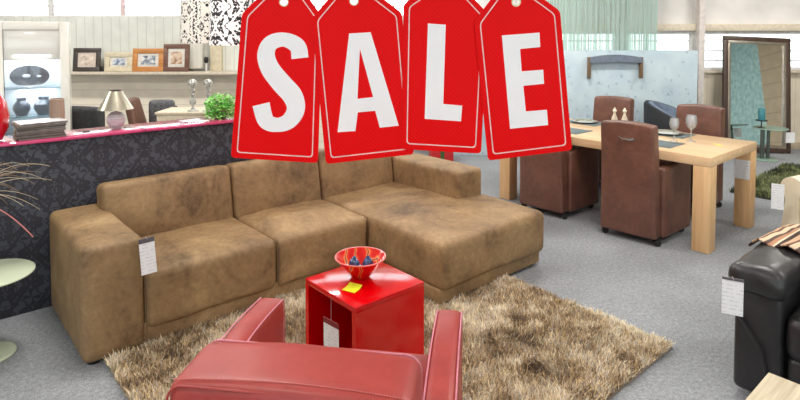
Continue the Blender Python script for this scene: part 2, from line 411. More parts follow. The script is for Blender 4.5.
tag(rug, 'brown and gold long-pile shaggy rug under the red cube table', 'rug')
grug = shag('green_rug', None, 26000, [(40, 48, 24), (70, 82, 38), (104, 112, 60), (88, 98, 52), (130, 134, 84)], .05, .008, 1, 8, None, (6.05, 8.0, -2.6, -.95))
tag(grug, 'moss green shaggy rug behind the oak dining table near the mirror', 'rug')
# ================================================================== RED CUBE TABLE
gloss_red = plain('gloss_red_lacquer', (208, 0, 8), .13, scale=2, var=.02, coat=.2)
cube = thing('cube_table', 'glossy red lacquered hollow cube side table standing on the shaggy rug', 'side table', W(1.095, -.94, .005), ROT)
cw, ch, th = .43, .45, .028
obj('top', MB().box((0, 0, ch-th/2), (cw, cw, th), .002), gloss_red, cube)
obj('bottom', MB().box((0, 0, th/2), (cw, cw, th), .002), gloss_red, cube)
for y in (-1, 1): obj('side_panel', MB().box((0, y*(cw/2-th/2), ch/2), (cw, th, ch-2*th)), gloss_red, cube)
obj('back_panel', MB().box((cw/2-th/2-.002, 0, ch/2), (th, cw-2*th, ch-2*th)), gloss_red, cube)
# price ticket hanging inside the cube
white_card = N('printed_card')
sep = white_card.node('SeparateXYZ'); white_card.link(white_card.c.outputs['Object'], sep.inputs[0])
ln = white_card.math('MULTIPLY', white_card.math('LESS_THAN', white_card.math('FRACT', white_card.math('MULTIPLY', sep.outputs['Z'], 55)), .3), white_card.math('GREATER_THAN', white_card.noise(40, 2), .48))
mix = white_card.node('MixRGB'); white_card.link(ln, mix.inputs[0]); mix.inputs[1].default_value = lin((238, 238, 240)); mix.inputs[2].default_value = lin((216, 217, 222)); white_card.col(mix.outputs[0]); white_card.set(Roughness=.35)
card = white_card.m; tag_top = plain('dark_grey_header', (96, 92, 98), .4); string_m = plain('pale_string', (210, 205, 200), .6)
def price_tag(label, loc, rotz, w, h, string=0, header=0, hdr_mat=None, tiltx=0, roll=0):
    """hangs from loc (top middle), card facing local -y"""
    t = thing('price_tag', label, 'price tag', loc, rotz, 'white price tags on the furniture')
    t.rotation_euler = (tiltx, roll, rotz)
    z = -string
    obj('card', MB().box((0, 0, z-h/2), (w, .002, h), .0008, 1), card, t)
    if header: obj('header_strip', MB().box((0, -.0015, z-header/2), (w, .002, header)), hdr_mat or tag_top, t)
    obj('string', MB().tube([(0, .001, .0), (0, 0, z-.004)], .0012, 5) if string > .01 else MB().tube([(-.004, .004, .006), (0, -.002, .0), (.004, -.002, -.01)], .0012, 5), string_m, t)
    return t
price_tag('white price tag hanging on a string inside the red cube table', W(.905, -.92, .425), ROT-PI/2+.1, .115, .15, .125, .026, plain('maroon_header', (130, 30, 40), .4))
price_tag('white price tag with grey header on the left arm of the brown sofa', W(.305, -.065, .62), ROT-.10, .078, .195, .0, .026, tiltx=-.03, roll=-.06)
# bowl and its glass pieces, note
def bowl_prof(R, H, t=.005):
    o = [(.035, 0), (.04, .004), (.055, .012), (R*.72, H*.55), (R*.93, H*.9), (R, H)]
    i = [(R-t, H), (R*.93-t, H*.9), (R*.72-t, H*.55+t), (.05, .012+t), (0, .01+t)]
    return o+i
bm_ = N('streaked_red_glass'); w_ = bm_.node('TexWave'); w_.inputs['Scale'].default_value = 4; w_.inputs['Distortion'].default_value = 14; w_.inputs['Detail'].default_value = 3
bm_.link(bm_.c.outputs['Object'], w_.inputs['Vector'])
bm_.col(bm_.ramp(w_.outputs['Fac'], [(.0, (214, 20, 18)), (.6, (226, 40, 24)), (.85, (240, 104, 50)), (.95, (246, 160, 90)), (1, (130, 26, 40))])); bm_.set(Roughness=.08, Coat_Weight=1)
pb = W(1.105, -.895, .455)
t = thing('glass_bowl', 'round red glass bowl with orange streaks on the red cube table', 'bowl', pb)
obj('bowl', MB().lathe(bowl_prof(.13, .105), 48, cap=False), bm_.m, t)
rim = MB(); rim.tube([(.129*math.cos(2*PI*i/40), .129*math.sin(2*PI*i/40), .105) for i in range(41)], .0035, 6); obj('rim', rim, plain('pale_red_rim', (240, 120, 110), .1), t)
blue_gl = plain('blue_glass', (44, 84, 140), .1, coat=1, var=.3, scale=60)
labs = ['dark blue glass pebble ornament on the left inside the red bowl', 'dark blue glass pebble ornament on the right inside the red bowl', 'light blue glass piece in the middle of the red bowl']
for i, (dx, dy, s, h, c) in enumerate(((-.034, .02, .032, .075, blue_gl), (.038, .015, .032, .08, blue_gl), (.0, -.03, .024, .05, plain('pale_blue_glass', (120, 160, 200), .1, coat=1)))):
    mb = MB(); mb.rings([[(s*math.cos(2*PI*j/14)*(1-.15*q*q)*math.sin(PI*(q+.12)/1.2)*1.0+dx, s*math.sin(2*PI*j/14)*math.sin(PI*(q+.12)/1.2)+dy, .022+h*q) for j in range(14)] for q in [0, .15, .35, .6, .8, .95, 1.05]])
    tag(obj('glass_ornament', mb, c, loc=pb), labs[i], 'ornament', 'blue glass ornaments in the bowl')
note_m = plain('yellow_paper', (228, 232, 30), .6)
def curl(p, h):
    q = p.copy(); q.z += .012*max(0, (p.x/h[0]))**2; return q
tag(obj('sticky_note', MB().rbox((0, 0, 0), (.07, .075, .0012), .0006, (8, 2, 1), 1, curl), note_m, loc=W(.985, -.985, .4575), rotz=ROT+.35), 'yellow sticky note on the near side of the red cube table', 'note')
# ================================================================== RED ARMCHAIR (seen from behind)
redl = leather('dusty_red_leather', [(.3, (150, 50, 44)), (.5, (164, 58, 52)), (.7, (176, 68, 60))], .46, grain=420, bstr=.1, scale=4, coat=.1)
pipe_m = plain('rose_piping', (222, 140, 156), .4)
stitch_m = plain('stitching', (206, 112, 108), .6)
ra = thing('red_armchair', 'dusty red leather armchair seen from behind at the front of the room', 'armchair', (-.235, 1.79, .012), -math.radians(8))
# local frame: +y is where the chair faces; width along x
def backdf(p, h):
    q = p.copy(); q.z += .018*(1-(p.x/h[0])**2)*(1 if p.z > 0 else 0)
    q.y += .010*noise.noise(Vector((p.x*4, p.y*4, p.z*4))); return q
obj('backrest', MB().rbox((-.0, -.28, .545), (.655, .235, .47), .035, (14, 6, 8), 3, backdf), redl, ra)
def edge_loop(x0, x1, z0, z1, y, r, k=6, c=(0, 0)):
    P = []
    for (cx, cz, a0) in ((x1-r, z1-r, 0), (x0+r, z1-r, PI/2), (x0+r, z0+r, PI), (x1-r, z0+r, 3*PI/2)):
        for i in range(k+1):
            a = a0+PI/2*i/k; P.append((cx+r*math.cos(a), y, cz+r*math.sin(a)+(.018*(1-((cx+r*math.cos(a))/.33)**2) if cz > .5 else 0)))
    return P+[P[0]]
for y in (-.392, -.168):
    obj('piping', MB().tube(edge_loop(-.322, .322, .315, .773, y, .04), .0035, 6), redl if y < -.2 else pipe_m, ra)
mt_ = MB()
for i in range(84):
    x = -.31+.62*i/83; z = .78+.018*(1-(x/.33)**2)
    mt_.box((x, -.372, z), (.0045, .0025, .0022))
obj('top_stitching', mt_, stitch_m, ra)
def armdf(sx):
    def f(p, h):
        q = p.copy(); t = (p.y+h[1])/(2*h[1])          # 0 rear .. 1 front
        q.z += (.035*math.sin(PI*min(1, t*1.0)) - .03*(1-t)) * (1 if p.z > 0 else 0)
        return q
    return f
for sx in (-1, 1):
    obj('arm', MB().rbox((sx*.368, .13, .333), (.104, .74, .53), .028, (3, 14, 8), 3, armdf(sx)), redl, ra)
    for e in (-1, 1):
        P = []
        for i in range(25):
            t = i/24; P.append((sx*.368+e*.048, -.225+.71*t, .594+.035*math.sin(PI*t)-.03*(1-t)))
        P.append((P[-1][0], P[-1][1]+.014, P[-1][2]-.03)); P.append((P[-1][0], P[-1][1], .1))
        obj('piping', MB().tube(P, .0032, 6), pipe_m, ra)
obj('seat_cushion', MB().rbox((0, .16, .33), (.66, .64, .2), .05, (10, 10, 4), 3, puff(.02)), redl, ra)
obj('base', MB().rbox((0, .1, .15), (.66, .72, .16), .02, (4, 4, 2)), redl, ra)
for sx in (-1, 1):
    for y in (-.3, .42): obj('foot', MB().lathe([(.02, 0), (.026, .08)], 12, (sx*.36, y, 0)), foot_m, ra)
# ================================================================== COUNTER with damask paper
dam = damask('charcoal_damask', (44, 43, 50), (62, 64, 73), .27, (.85, .6), thr=.49, nscale=2.1)
pink = plain('gloss_magenta_top', (204, 66, 116), .22, scale=2, var=.02, coat=1)
ct = thing('counter', 'long shop counter papered in charcoal damask with a glossy magenta top', 'counter', W(-.9, .86+.15), ROT)
CL = 2.7; CH = 1.055
obj('body', MB().box((CL/2, .0, (CH-.016)/2), (CL, .28, CH-.016), .003), dam, ct)
obj('worktop', MB().box((CL/2, .0, CH-.008), (CL+.02, .32, .016), .002), pink, ct)
def C(a, dy, z=CH): return W(a, 1.01+dy, z)
# red vase far left
t = thing('red_vase', 'glossy red bulbous vase at the left end of the magenta counter', 'vase', C(-.285, -.01))
vp = [(.05, 0), (.085, .01), (.118, .08), (.125, .16), (.11, .24), (.075, .31), (.045, .35), (.05, .38), (.044, .378), (.04, .35), (.07, .30), (.10, .22), (.11, .14), (.05, .02)]
obj('body', MB().lathe(vp, 40, cap=False), plain('red_glaze', (196, 8, 30), .08, coat=1, var=.05, scale=8), t)
# magazines
magc = [(70, 62, 58), (150, 140, 130), (96, 86, 74), (176, 170, 160), (60, 56, 60), (130, 118, 100), (236, 234, 236)]
words = ['bottom one of the stack', 'second from the bottom of the stack', 'third from the bottom of the stack', 'in the middle of the stack', 'third from the top of the stack', 'just under the white top magazine', 'top of the stack with white cover']
paper = plain('page_edges', (138, 130, 122), .7, var=.2, scale=300)
for i in range(7):
    t = thing('magazine', 'thick magazine lying on the counter, '+words[i], 'magazine', C(.0+random.uniform(-.01, .01), random.uniform(-.01, .01), CH+.0145*i+.0002), ROT+random.uniform(-.07, .07), 'magazines in the stack on the counter')
    obj('pages', MB().box((0, 0, .007), (.255, .205, .011)), paper, t)
    cm = plain('magazine_cover', magc[i], .25, var=.25, scale=18)
    obj('cover', MB().box((0, 0, .0131), (.26, .21, .0012)).box((0, 0, .0008), (.26, .21, .0012)).box((-.1297, 0, .007), (.0012, .21, .0118)), cm, t)
# table lamp
steel = plain('brushed_steel', (196, 196, 192), .22, metal=1)
gold_in = N('two_tone_metal'); sep = gold_in.node('SeparateXYZ'); gold_in.link(gold_in.c.outputs['Object'], sep.inputs[0])
lp = C(.45, .02)
t = thing('table_lamp', 'small table lamp with silver cone shade and ribbed ball base on the counter', 'lamp', lp)
obj('shade', MB().lathe([(.113, .135), (.042, .262), (.039, .262), (.109, .136)], 40, cap=False), plain('silver_shade', (205, 198, 178), .3, metal=1), t)
obj('shade_ring', MB().lathe([(.042, .258), (.044, .266), (.038, .266), (.038, .258)], 32, cap=False), plain('bronze_ring', (92, 74, 60), .35, metal=.6), t)
pr = [(.03, 0), (.034, .005)]
for i in range(0, 33):
    a = -PI/2+.35+(PI-.65)*i/32; pr.append(((.060+.0022*math.sin(i*PI/2*1.0+.5))*math.cos(a), .062+.058*math.sin(a)))
obj('ball_base', MB().lathe(pr, 32), boards('ribbed_silver', (205, 205, 206), .017, axis='Z', depth=.8), t)
obj('neck', MB().lathe([(.012, .115), (.012, .16)], 16), steel, t)
obj('bulb', MB().lathe([(.01, .16), (.025, .185), (.022, .21), (.0, .222)], 16), plain('bulb_glass', (240, 238, 230), .3), t)
cab = MB(); cab.tube([(0.04, -.03, .006), (.09, -.08, .004), (.13, -.10, .003), (.135, -.187, .002), (.135, -.192, -.02), (.128, -.19, -.09), (.14, -.19, -.12)], .0022, 6)
cb_ = obj('cable', cab, foot_m, t); cb_.rotation_euler.z = ROT
# papers on the counter
for i, (a, d, r, lb) in enumerate(((.98, .06, .2, 'white leaflet lying flat on the counter between lamp and plant'), (1.0, -.03, -.3, 'white leaflet lying nearest the front edge of the counter beside the plant'))):
    tag(obj('leaflet', MB().box((0, 0, .001), (.16, .07, .0018)), card, loc=C(a, d, CH+.0002), rotz=ROT+r), lb, 'leaflet', 'leaflets on the counter')
tag(obj('ballpoint_pen', MB().tube([(-.07, 0, .005), (.055, 0, .005), (.07, 0, .005)], [.004, .004, .001], 8), steel, loc=C(.93, -.07, CH+.0002), rotz=ROT-.1), 'thin silver pen lying on the counter by the leaflets', 'pen')
tag(obj('coin_tray', MB().lathe([(.02, 0), (.024, .004), (.022, .006), (.0, .004)], 20), foot_m, loc=C(.26, .0, CH+.0002)), 'tiny dark round dish on the counter left of the lamp', 'dish')
# leafy plant at the counter
def leafy(parent, c, n, R, H, size, mats, seed=1):
    rng = random.Random(seed); ms = [MB() for _ in mats]
    for i in range(n):
        a = rng.uniform(0, 2*PI); r = R*math.sqrt(rng.random()); z = H*rng.random()*(1-.45*(r/R)**2)
        p = Vector((c[0]+r*math.cos(a), c[1]+r*math.sin(a)*.8, c[2]+z)); d = Vector((rng.uniform(-1, 1), rng.uniform(-1, 1), rng.uniform(-.3, 1))).normalized()
        s_ = d.cross(Vector((0, 0, 1))).normalized()*size*.45; L = size*rng.uniform(.7, 1.3)
        bm = ms[i % len(ms)].bm; up = Vector((0, 0, size*.12))
        v = [bm.verts.new(q) for q in (p, p+d*L*.5+s_-up, p+d*L, p+d*L*.5-s_-up, p+d*L*.5+up)]
        for tri in ((0, 1, 4), (1, 2, 4), (2, 3, 4), (3, 0, 4)): bm.faces.new([v[j] for j in tri])
    for m_, mt in zip(ms, mats): obj('foliage', m_, mt, parent, smooth=0)
t = thing('potted_plant', 'small bright green bushy pot plant on the counter beside the hanging tag S', 'plant', C(1.2, .02))
obj('pot', MB().lathe([(.04, 0), (.055, .08), (.05, .08), (.045, .06), (0, .06)], 24, cap=False), plain('green_pot', (110, 150, 90), .5), t)
obj('stems', MB().tube([(0, 0, .05), (.01, 0, .1), (.03, .02, .16)], .002, 5).tube([(0, 0, .05), (-.03, .01, .12)], .002, 5), plain('stem_green', (80, 130, 60), .6), t)
leafy(t, (.01, 0, .01), 800, .125, .19, .028, [plain('leaf_bright', (136, 214, 96), .5), plain('leaf_mid', (92, 180, 72), .5), plain('leaf_light', (186, 236, 146), .5)], 5)
# ================================================================== LEFT: pale glass side table with dried grass
tg = N('pale_green_glass'); tg.col(tg.ramp(tg.noise(3), [(.3, (202, 212, 184)), (.7, (212, 222, 196))])); tg.set(Roughness=.12, Coat_Weight=.6)
gp = atz(-12, 274, .44); gp.z = 0
t = thing('glass_side_table', 'round pale green glass side table at the left edge of the picture', 'side table', gp)
obj('table_top', MB().lathe([(.205, .428), (.212, .432), (.212, .438), (.205, .442), (0, .442)], 56), tg.m, t)
obj('stem', MB().tube([(-.02, .02, .01), (-.02, .02, .43)], .014, 14), steel, t)
obj('base', MB().lathe([(.115, 0), (.118, .006), (.112, .014), (0, .02)], 48), tg.m, t)
gv = gp+Vector((-.125, .0, .4425))
t = thing('grass_vase', 'slim vase of dry arching grasses on the pale green side table', 'vase', gv)
obj('vase_body', MB().lathe([(.03, 0), (.036, .1), (.026, .3), (.022, .38), (.026, .40), (.02, .40), (.018, .3), (.02, .05)], 24, cap=False), plain('grey_vase', (120, 118, 110), .3), t)
straw = [plain('straw', (206, 190, 160), .7), plain('straw_dark', (150, 124, 92), .7)]
rng = random.Random(4)
ends = [(52, 186), (44, 170), (26, 180), (12, 172), (40, 215), (8, 210), (24, 212), (18, 176), (30, 172), (42, 178), (50, 172), (35, 190), (38, 205), (22, 200), (28, 186), (10, 182), (46, 186), (14, 196), (5, 176)]
z0 = gv+Vector((0, 0, .38))
for i, (ex, ey) in enumerate(ends):
    E_ = aty(ex, ey, gv.y+rng.uniform(-.12, .1)); rise = .05+.05*rng.random(); P = []
    for q in range(15):
        s_ = q/14; p = z0.lerp(E_, s_); p.z += rise*4*s_*(1-s_)+.03*s_; p.z += .0
        P.append(p-gv)
    obj('grass_blade', MB().tube(P, [.0022-.0014*q/14 for q in range(15)], 5), straw[i % 2], t)
P = []; E_ = aty(33, 237, gv.y-.05)
for q in range(15):
    s_ = q/14; p = z0.lerp(E_, s_); p.z += .10*4*s_*(1-s_)*.6; P.append(p-gv)
obj('pink_stalk', MB().tube(P, .003, 6), plain('pink_stalk', (190, 110, 110), .6), t)
# ================================================================== SALE TAGS hanging from the ceiling
sale_m = N('sale_red'); sep = sale_m.node('SeparateXYZ'); sale_m.link(sale_m.c.outputs['Object'], sep.inputs[0])
dg = sale_m.math('FRACT', sale_m.math('MULTIPLY', sale_m.math('ADD', sep.outputs['X'], sep.outputs['Z']), 42))
mix = sale_m.node('MixRGB'); sale_m.link(sale_m.math('GREATER_THAN', dg, .5), mix.inputs[0]); mix.inputs[1].default_value = lin((242, 4, 8)); mix.inputs[2].default_value = lin((232, 4, 8)); sale_m.col(mix.outputs[0]); sale_m.set(Roughness=.5, Specular_IOR_Level=.12)
edge_red = plain('dark_red_edge', (160, 8, 14), .5); letter_m = plain('white_letter', (253, 253, 255), .5, var=.0); line_m = plain('pale_line', (255, 214, 208), .5)
cord_m = plain('white_cord', (232, 230, 224), .7)
def c7(x, y): return (x/2.422+220, y/2.422)
def c8(x, y): return (x/2.426+390, y/2.426)
def round_poly(pts, r, k=5):
    out = []; n = len(pts)
    for i in range(n):
        p = Vector(pts[i]); a = Vector(pts[i-1])-p; b = Vector(pts[(i+1) % n])-p
        rr = min(r, a.length*.4, b.length*.4); s_ = p+a.normalized()*rr; e = p+b.normalized()*rr
        for q in range(k+1):
            t_ = q/k; out.append(tuple(s_*(1-t_)**2+p*2*t_*(1-t_)+e*t_*t_))
    return out
def inset(pts, d):
    n = len(pts); out = []
    area = sum(pts[i][0]*pts[(i+1) % n][1]-pts[(i+1) % n][0]*pts[i][1] for i in range(n)); sg = 1 if area > 0 else -1
    for i in range(n):
        p0, p1, p2 = Vector(pts[i-1]), Vector(pts[i]), Vector(pts[(i+1) % n])
        d1 = (p1-p0).normalized(); d2 = (p2-p1).normalized(); n1 = Vector((-d1.y, d1.x))*sg; n2 = Vector((-d2.y, d2.x))*sg
        bis = (n1+n2); l = bis.length_squared
        out.append(tuple(p1+bis*(2*d/l)))
    return out
def outline_strip(m, outer, inner, y0, y1):
    n = len(outer); a = [m.bm.verts.new((x, y0, z)) for x, z in outer]; b = [m.bm.verts.new((x, y0, z)) for x, z in inner]
    c = [m.bm.verts.new((x, y1, z)) for x, z in outer]; d = [m.bm.verts.new((x, y1, z)) for x, z in inner]
    for i in range(n):
        j = (i+1) % n
        m.bm.faces.new((a[i], a[j], b[j], b[i])); m.bm.faces.new((c[i], d[i], d[j], c[j])); m.bm.faces.new((a[i], c[i], c[j], a[j])); m.bm.faces.new((b[i], b[j], d[j], d[i]))
def stroke_poly(path, widths):
    # smooth centreline
    P = [Vector(p) for p in path]; Q = []; Wd = []
    for i in range(len(P)-1):
        p0 = P[max(i-1, 0)]; p1 = P[i]; p2 = P[i+1]; p3 = P[min(i+2, len(P)-1)]
        for q in range(6):
            t_ = q/6; Q.append(.5*((2*p1)+(-p0+p2)*t_+(2*p0-5*p1+4*p2-p3)*t_**2+(-p0+3*p1-3*p2+p3)*t_**3)); Wd.append(widths[i]*(1-t_)+widths[i+1]*t_)
    Q.append(P[-1]); Wd.append(widths[-1]); Lf, Rt = [], []
    for i, p in enumerate(Q):
        t_ = (Q[min(i+1, len(Q)-1)]-Q[max(i-1, 0)]).normalized(); nn = Vector((-t_.y, t_.x))*Wd[i]/2
        Lf.append(tuple(p+nn)); Rt.append(tuple(p-nn))
    return Lf, Rt
YT = 3.22
tags = {
 'S': dict(c=[(231, 157.5), (318, 163), (322.5, 17), (303, -10), (266, -10), (242, 14)], hole=(284, 2)),
 'A': dict(c=[(326, 164), (414, 154), (402, 13), (372, -10), (335, -9), (311.5, 19)], hole=(354, 1)),
 'L': dict(c=[(401, 149), (481, 153.5), (488, 14), (464, -12), (428, -13), (403.5, 4)], hole=(447, -8)),
 'E': dict(c=[(488, 160.5), (572, 150), (560, 11), (531, -10), (497, -9), (474, 22)], hole=(516, 2)),
}
letters = {
 'A': [[c7(*p) for p in ((313, 81), (365, 78), (433, 304), (387, 309), (376, 268), (334, 272), (328, 317), (285, 320))]],
 'L': [[c8(*p) for p in ((92, 57), (135, 60), (129, 252), (175, 256), (172, 294), (84, 288))]],
 'E': [[c8(*p) for p in ((271, 86), (362, 79), (364, 114), (315, 119), (319, 173), (371, 169), (373, 203), (323, 208), (329, 270), (380, 266), (383, 303), (291, 312))]],
}
order = 'SALE'
for i, ch_ in enumerate(order):
    Y = YT-.014*i; T = tags[ch_]
    hole = aty(T['hole'][0], T['hole'][1], Y)
    t = thing('sale_tag', 'big red hanging tag with white letter %s and pale outline' % ch_, 'sale tag', hole, 0, 'red SALE tags hanging in a row')
    def L2(p): q = aty(p[0], p[1], Y); return (q.x-hole.x, q.z-hole.z)
    outer = [L2(p) for p in T['c']]
    poly = round_poly(outer, .024)
    # board with a real eyelet hole, joined by a slit-free fan of quads
    hr = .021; ns = 48
    def ray_hit(a):
        d = Vector((math.cos(a), math.sin(a))); best = 1e9
        for q in range(len(poly)):
            p1 = Vector(poly[q]); p2 = Vector(poly[(q+1) % len(poly)]); e = p2-p1; den = d.x*e.y-d.y*e.x
            if abs(den) < 1e-12: continue
            tt = (p1.x*e.y-p1.y*e.x)/den; uu = (p1.x*d.y-p1.y*d.x)/den
            if tt > 0 and -1e-6 <= uu <= 1+1e-6: best = min(best, tt)
        return best
    angs = sorted(set([round(math.atan2(z, x), 6) for x, z in poly]+[round(-PI+2*PI*q/ns, 6) for q in range(ns)]))
    m = MB(); O1 = []; I1 = []
    for a in angs:
        r_ = ray_hit(a); O1.append((r_*math.cos(a), r_*math.sin(a))); I1.append((hr*math.cos(a), hr*math.sin(a)))
    outline_strip(m, O1, I1, -.003, .003)
    obj('board', m, sale_m.m, t, smooth=30)
    m = MB(); pin = inset(outer, .030); pin2 = inset(outer, .0365); outline_strip(m, round_poly(pin, .022), round_poly(pin2, .020), -.0036, -.0028)
    obj('outline', m, line_m, t)
    m = MB(); outline_strip(m, [(.026*math.cos(2*PI*q/24), .026*math.sin(2*PI*q/24)) for q in range(24)], [(.018*math.cos(2*PI*q/24), .018*math.sin(2*PI*q/24)) for q in range(24)], -.005, .005)
    obj('eyelet', m, plain('brass_eyelet', (190, 178, 150), .3, metal=.8), t)
    m = MB()
    if ch_ == 'S':
        path = [c7(*p) for p in ((194, 141), (188, 112), (157, 96), (124, 104), (112, 132), (122, 166), (148, 200), (176, 232), (184, 264), (168, 292), (140, 302), (112, 292), (100, 252))]
        wd_ = [17, 16.5, 14, 15.5, 17.5, 19, 20, 20, 18, 16, 14, 16.5, 17.5]
        Lf, Rt = stroke_poly(path, wd_)
        a0 = [m.bm.verts.new((*[L2(p)[0]], -.006, L2(p)[1])) for p in Lf]; b0 = [m.bm.verts.new((L2(p)[0], -.006, L2(p)[1])) for p in Rt]
        a1 = [m.bm.verts.new((L2(p)[0], -.003, L2(p)[1])) for p in Lf]; b1 = [m.bm.verts.new((L2(p)[0], -.003, L2(p)[1])) for p in Rt]
        for q in range(len(Lf)-1):
            m.bm.faces.new((a0[q], a0[q+1], b0[q+1], b0[q])); m.bm.faces.new((a0[q], a1[q], a1[q+1], a0[q+1])); m.bm.faces.new((b0[q], b0[q+1], b1[q+1], b1[q])); m.bm.faces.new((a1[q], b1[q], b1[q+1], a1[q+1]))
        for q in (0, len(Lf)-1): m.bm.faces.new((a0[q], b0[q], b1[q], a1[q]))
    elif ch_ == 'A':
        o = [L2(p) for p in letters['A'][0]]; h_ = [L2(c7(*p)) for p in ((339, 118), (371, 235), (333, 239))]
        f0 = lambda u, v: (u, -.006, v); f1 = lambda u, v: (u, -.003, v)
        # two legs and a bar with a real counter: quads between outline and triangle
        (tl, tr, br, bri, cr, cl, bli, bl) = o; (ha, hb, hc) = h_
        for pl in ([tl, tr, ha], [tr, br, bri, cr, hb, ha], [cr, cl, hc, hb], [tl, ha, hc, cl, bli, bl]): m.prism(pl, f0, f1)
    else:
        o = [L2(p) for p in letters[ch_][0]]; m.prism(o, lambda u, v: (u, -.006, v), lambda u, v: (u, -.003, v))
    obj('letter', m, letter_m, t, smooth=0)
    obj('cord', MB().tube([(-.0, .0, -.017), (0, -.012, .0), (.0, .0, .03), (0, 0, ZC-hole.z-.1)], .0022, 6).tube([(0, 0, -.017), (0, .012, 0), (0, 0, .03)], .0022, 6), cord_m, t)
# ================================================================== DINING SET
oak = wood('oak', (212, 174, 130), (234, 202, 162), .32, axis=1, scale=.8, coat=.3)
oakl = wood('oak_leg', (206, 162, 112), (230, 192, 144), .4, axis=2, scale=.8)
tb = thing('dining_table', 'solid light oak dining table with thick square legs', 'table', W(4.53, -.47), ROT)
TA, TB = 1.03, 2.06
obj('table_top', MB().box((0, 0, .7175), (TA, TB, .075), .004), oak, tb)
for sx in (-1, 1):
    for sy in (-1, 1):
        obj('leg', MB().box((sx*(TA/2-.066), sy*(TB/2-.066), .34), (.13, .13, .68), .004), oakl, tb)
brl = leather('dark_brown_leather', [(.3, (84, 54, 43)), (.5, (106, 69, 56)), (.7, (128, 86, 69))], .42, grain=300, bstr=.12, scale=4, coat=.15)
chrome = plain('chrome', (220, 220, 220), .12, metal=1)
def make_chair():
    t = thing('dining_chair', '', 'chair')
    # faces +x, width along y
    def bd(p, h):
        q = p.copy(); k = (p.z/h[2]+1)/2; q.x += -.055*k*k - .01*(1-(p.y/h[1])**2); q.y *= 1-.07*k
        if p.z > 0: q.z += .018*(1-(p.y/h[1])**2)
        return q
    obj('backrest', MB().rbox((-.21, .01, .515), (.115, .475, .92), .022, (3, 10, 12), 3, bd), brl, t)
    for sy in (-1, 1):
        def ad(p, h, sy=sy):
            q = p.copy(); q.z += .02*(p.x/h[0]) if p.z > 0 else 0; q.y += sy*.02*(p.x/h[0]); return q
        obj('arm', MB().rbox((.08, sy*.228, .345), (.48, .085, .59), .025, (8, 3, 8), 3, ad), brl, t)
    obj('seat', MB().rbox((.08, 0, .36), (.46, .37, .2), .04, (8, 8, 3), 3, puff(.02)), brl, t)
    obj('base', MB().box((.03, 0, .18), (.36, .38, .16), .01), brl, t)
    for sx in (-.22, .27):
        for sy in (-.22, .22):
            obj('caster', MB().tube([(sx-.012, sy-.012, .028), (sx+.012, sy+.012, .028)], .028, 14).tube([(sx, sy, .03), (sx, sy, .11)], .008, 8), foot_m, t)
    obj('handle', MB().tube([(-.30, -.065, .865), (-.325, -.06, .862), (-.328, -.03, .852), (-.328, .03, .852), (-.325, .06, .862), (-.30, .065, .865)], .009, 8), chrome, t)
    return t
ch0 = make_chair()
for i, (a, b, r, lb) in enumerate(((4.10, -.925, .05, 'brown leather dining chair with chrome back handle nearest the front corner of the oak table'),
        (4.13, -.05, .05, 'brown leather dining chair partly under the hanging tag E, near side of oak table'),
        (5.19, -.84, PI-.05, 'brown leather dining chair facing us behind the two wine glasses'),
        (5.27, .12, PI+.03, 'brown leather dining chair facing us behind the salt and pepper mills'))):
    t = ch0 if i == 0 else copy_tree(ch0)
    t.location = W(a, b); t.rotation_euler.z = ROT+r; t['label'] = lb; t['group'] = 'brown dining chairs round the oak table'
ZT = .7555
def TP(px, py): p = atz(px, py, ZT); return p
glass = plain('clear_glass', (245, 248, 248), .02, var=0, trans=1)
wg = [(.034, 0), (.033, .003), (.006, .006), (.0045, .03), (.0045, .085), (.012, .095), (.032, .115), (.041, .145), (.04, .175), (.034, .205), (.0325, .205), (.038, .175), (.039, .147), (.03, .118), (.0, .10)]
def glass_mesh(sc=1): return MB().lathe([(r*sc, z*sc) for r, z in wg], 28, cap=False)
wgl = glassy('wine_glass', (244, 246, 248), .3, .05)
g0 = tag(obj('wine_glass', glass_mesh(), wgl, loc=TP(674, 141)), 'cut wine glass on the oak table, left one of the two', 'glass', 'wine glasses on the oak table')
g1 = g0.copy(); COL.objects.link(g1); g1.location = TP(691, 141.5); g1.scale = (1.15, 1.15, 1.15); g1['label'] = 'taller cut wine glass on the oak table, right one of the two'
mill_m = plain('cream_ceramic', (222, 208, 186), .25)
for i, (px, py, lb) in enumerate(((614.5, 122.5, 'cream pepper mill shaped like a bottle, left of two mills'), (624.5, 123, 'cream salt mill shaped like a bottle, right of two mills'))):
    t = thing('pepper_mill' if i == 0 else 'salt_mill', lb, 'mill', TP(px, py), 0, 'mills on the oak table')
    obj('body', MB().lathe([(.034, 0), (.036, .01), (.03, .05), (.014, .09), (.012, .11)], 20), mill_m, t)
    obj('top', MB().lathe([(.012, .11), (.02, .118), (.022, .13), (.016, .142), (.008, .15), (.011, .158), (.0, .165)], 20), plain('mill_cap', (236, 226, 208), .2), t)
matm = plain('placemat_slate', (104, 118, 122), .35, var=.1, scale=60); plm = plain('plate_glaze', (196, 196, 188), .15, coat=.6); plc = plain('plate_centre', (140, 134, 118), .2, coat=.5)
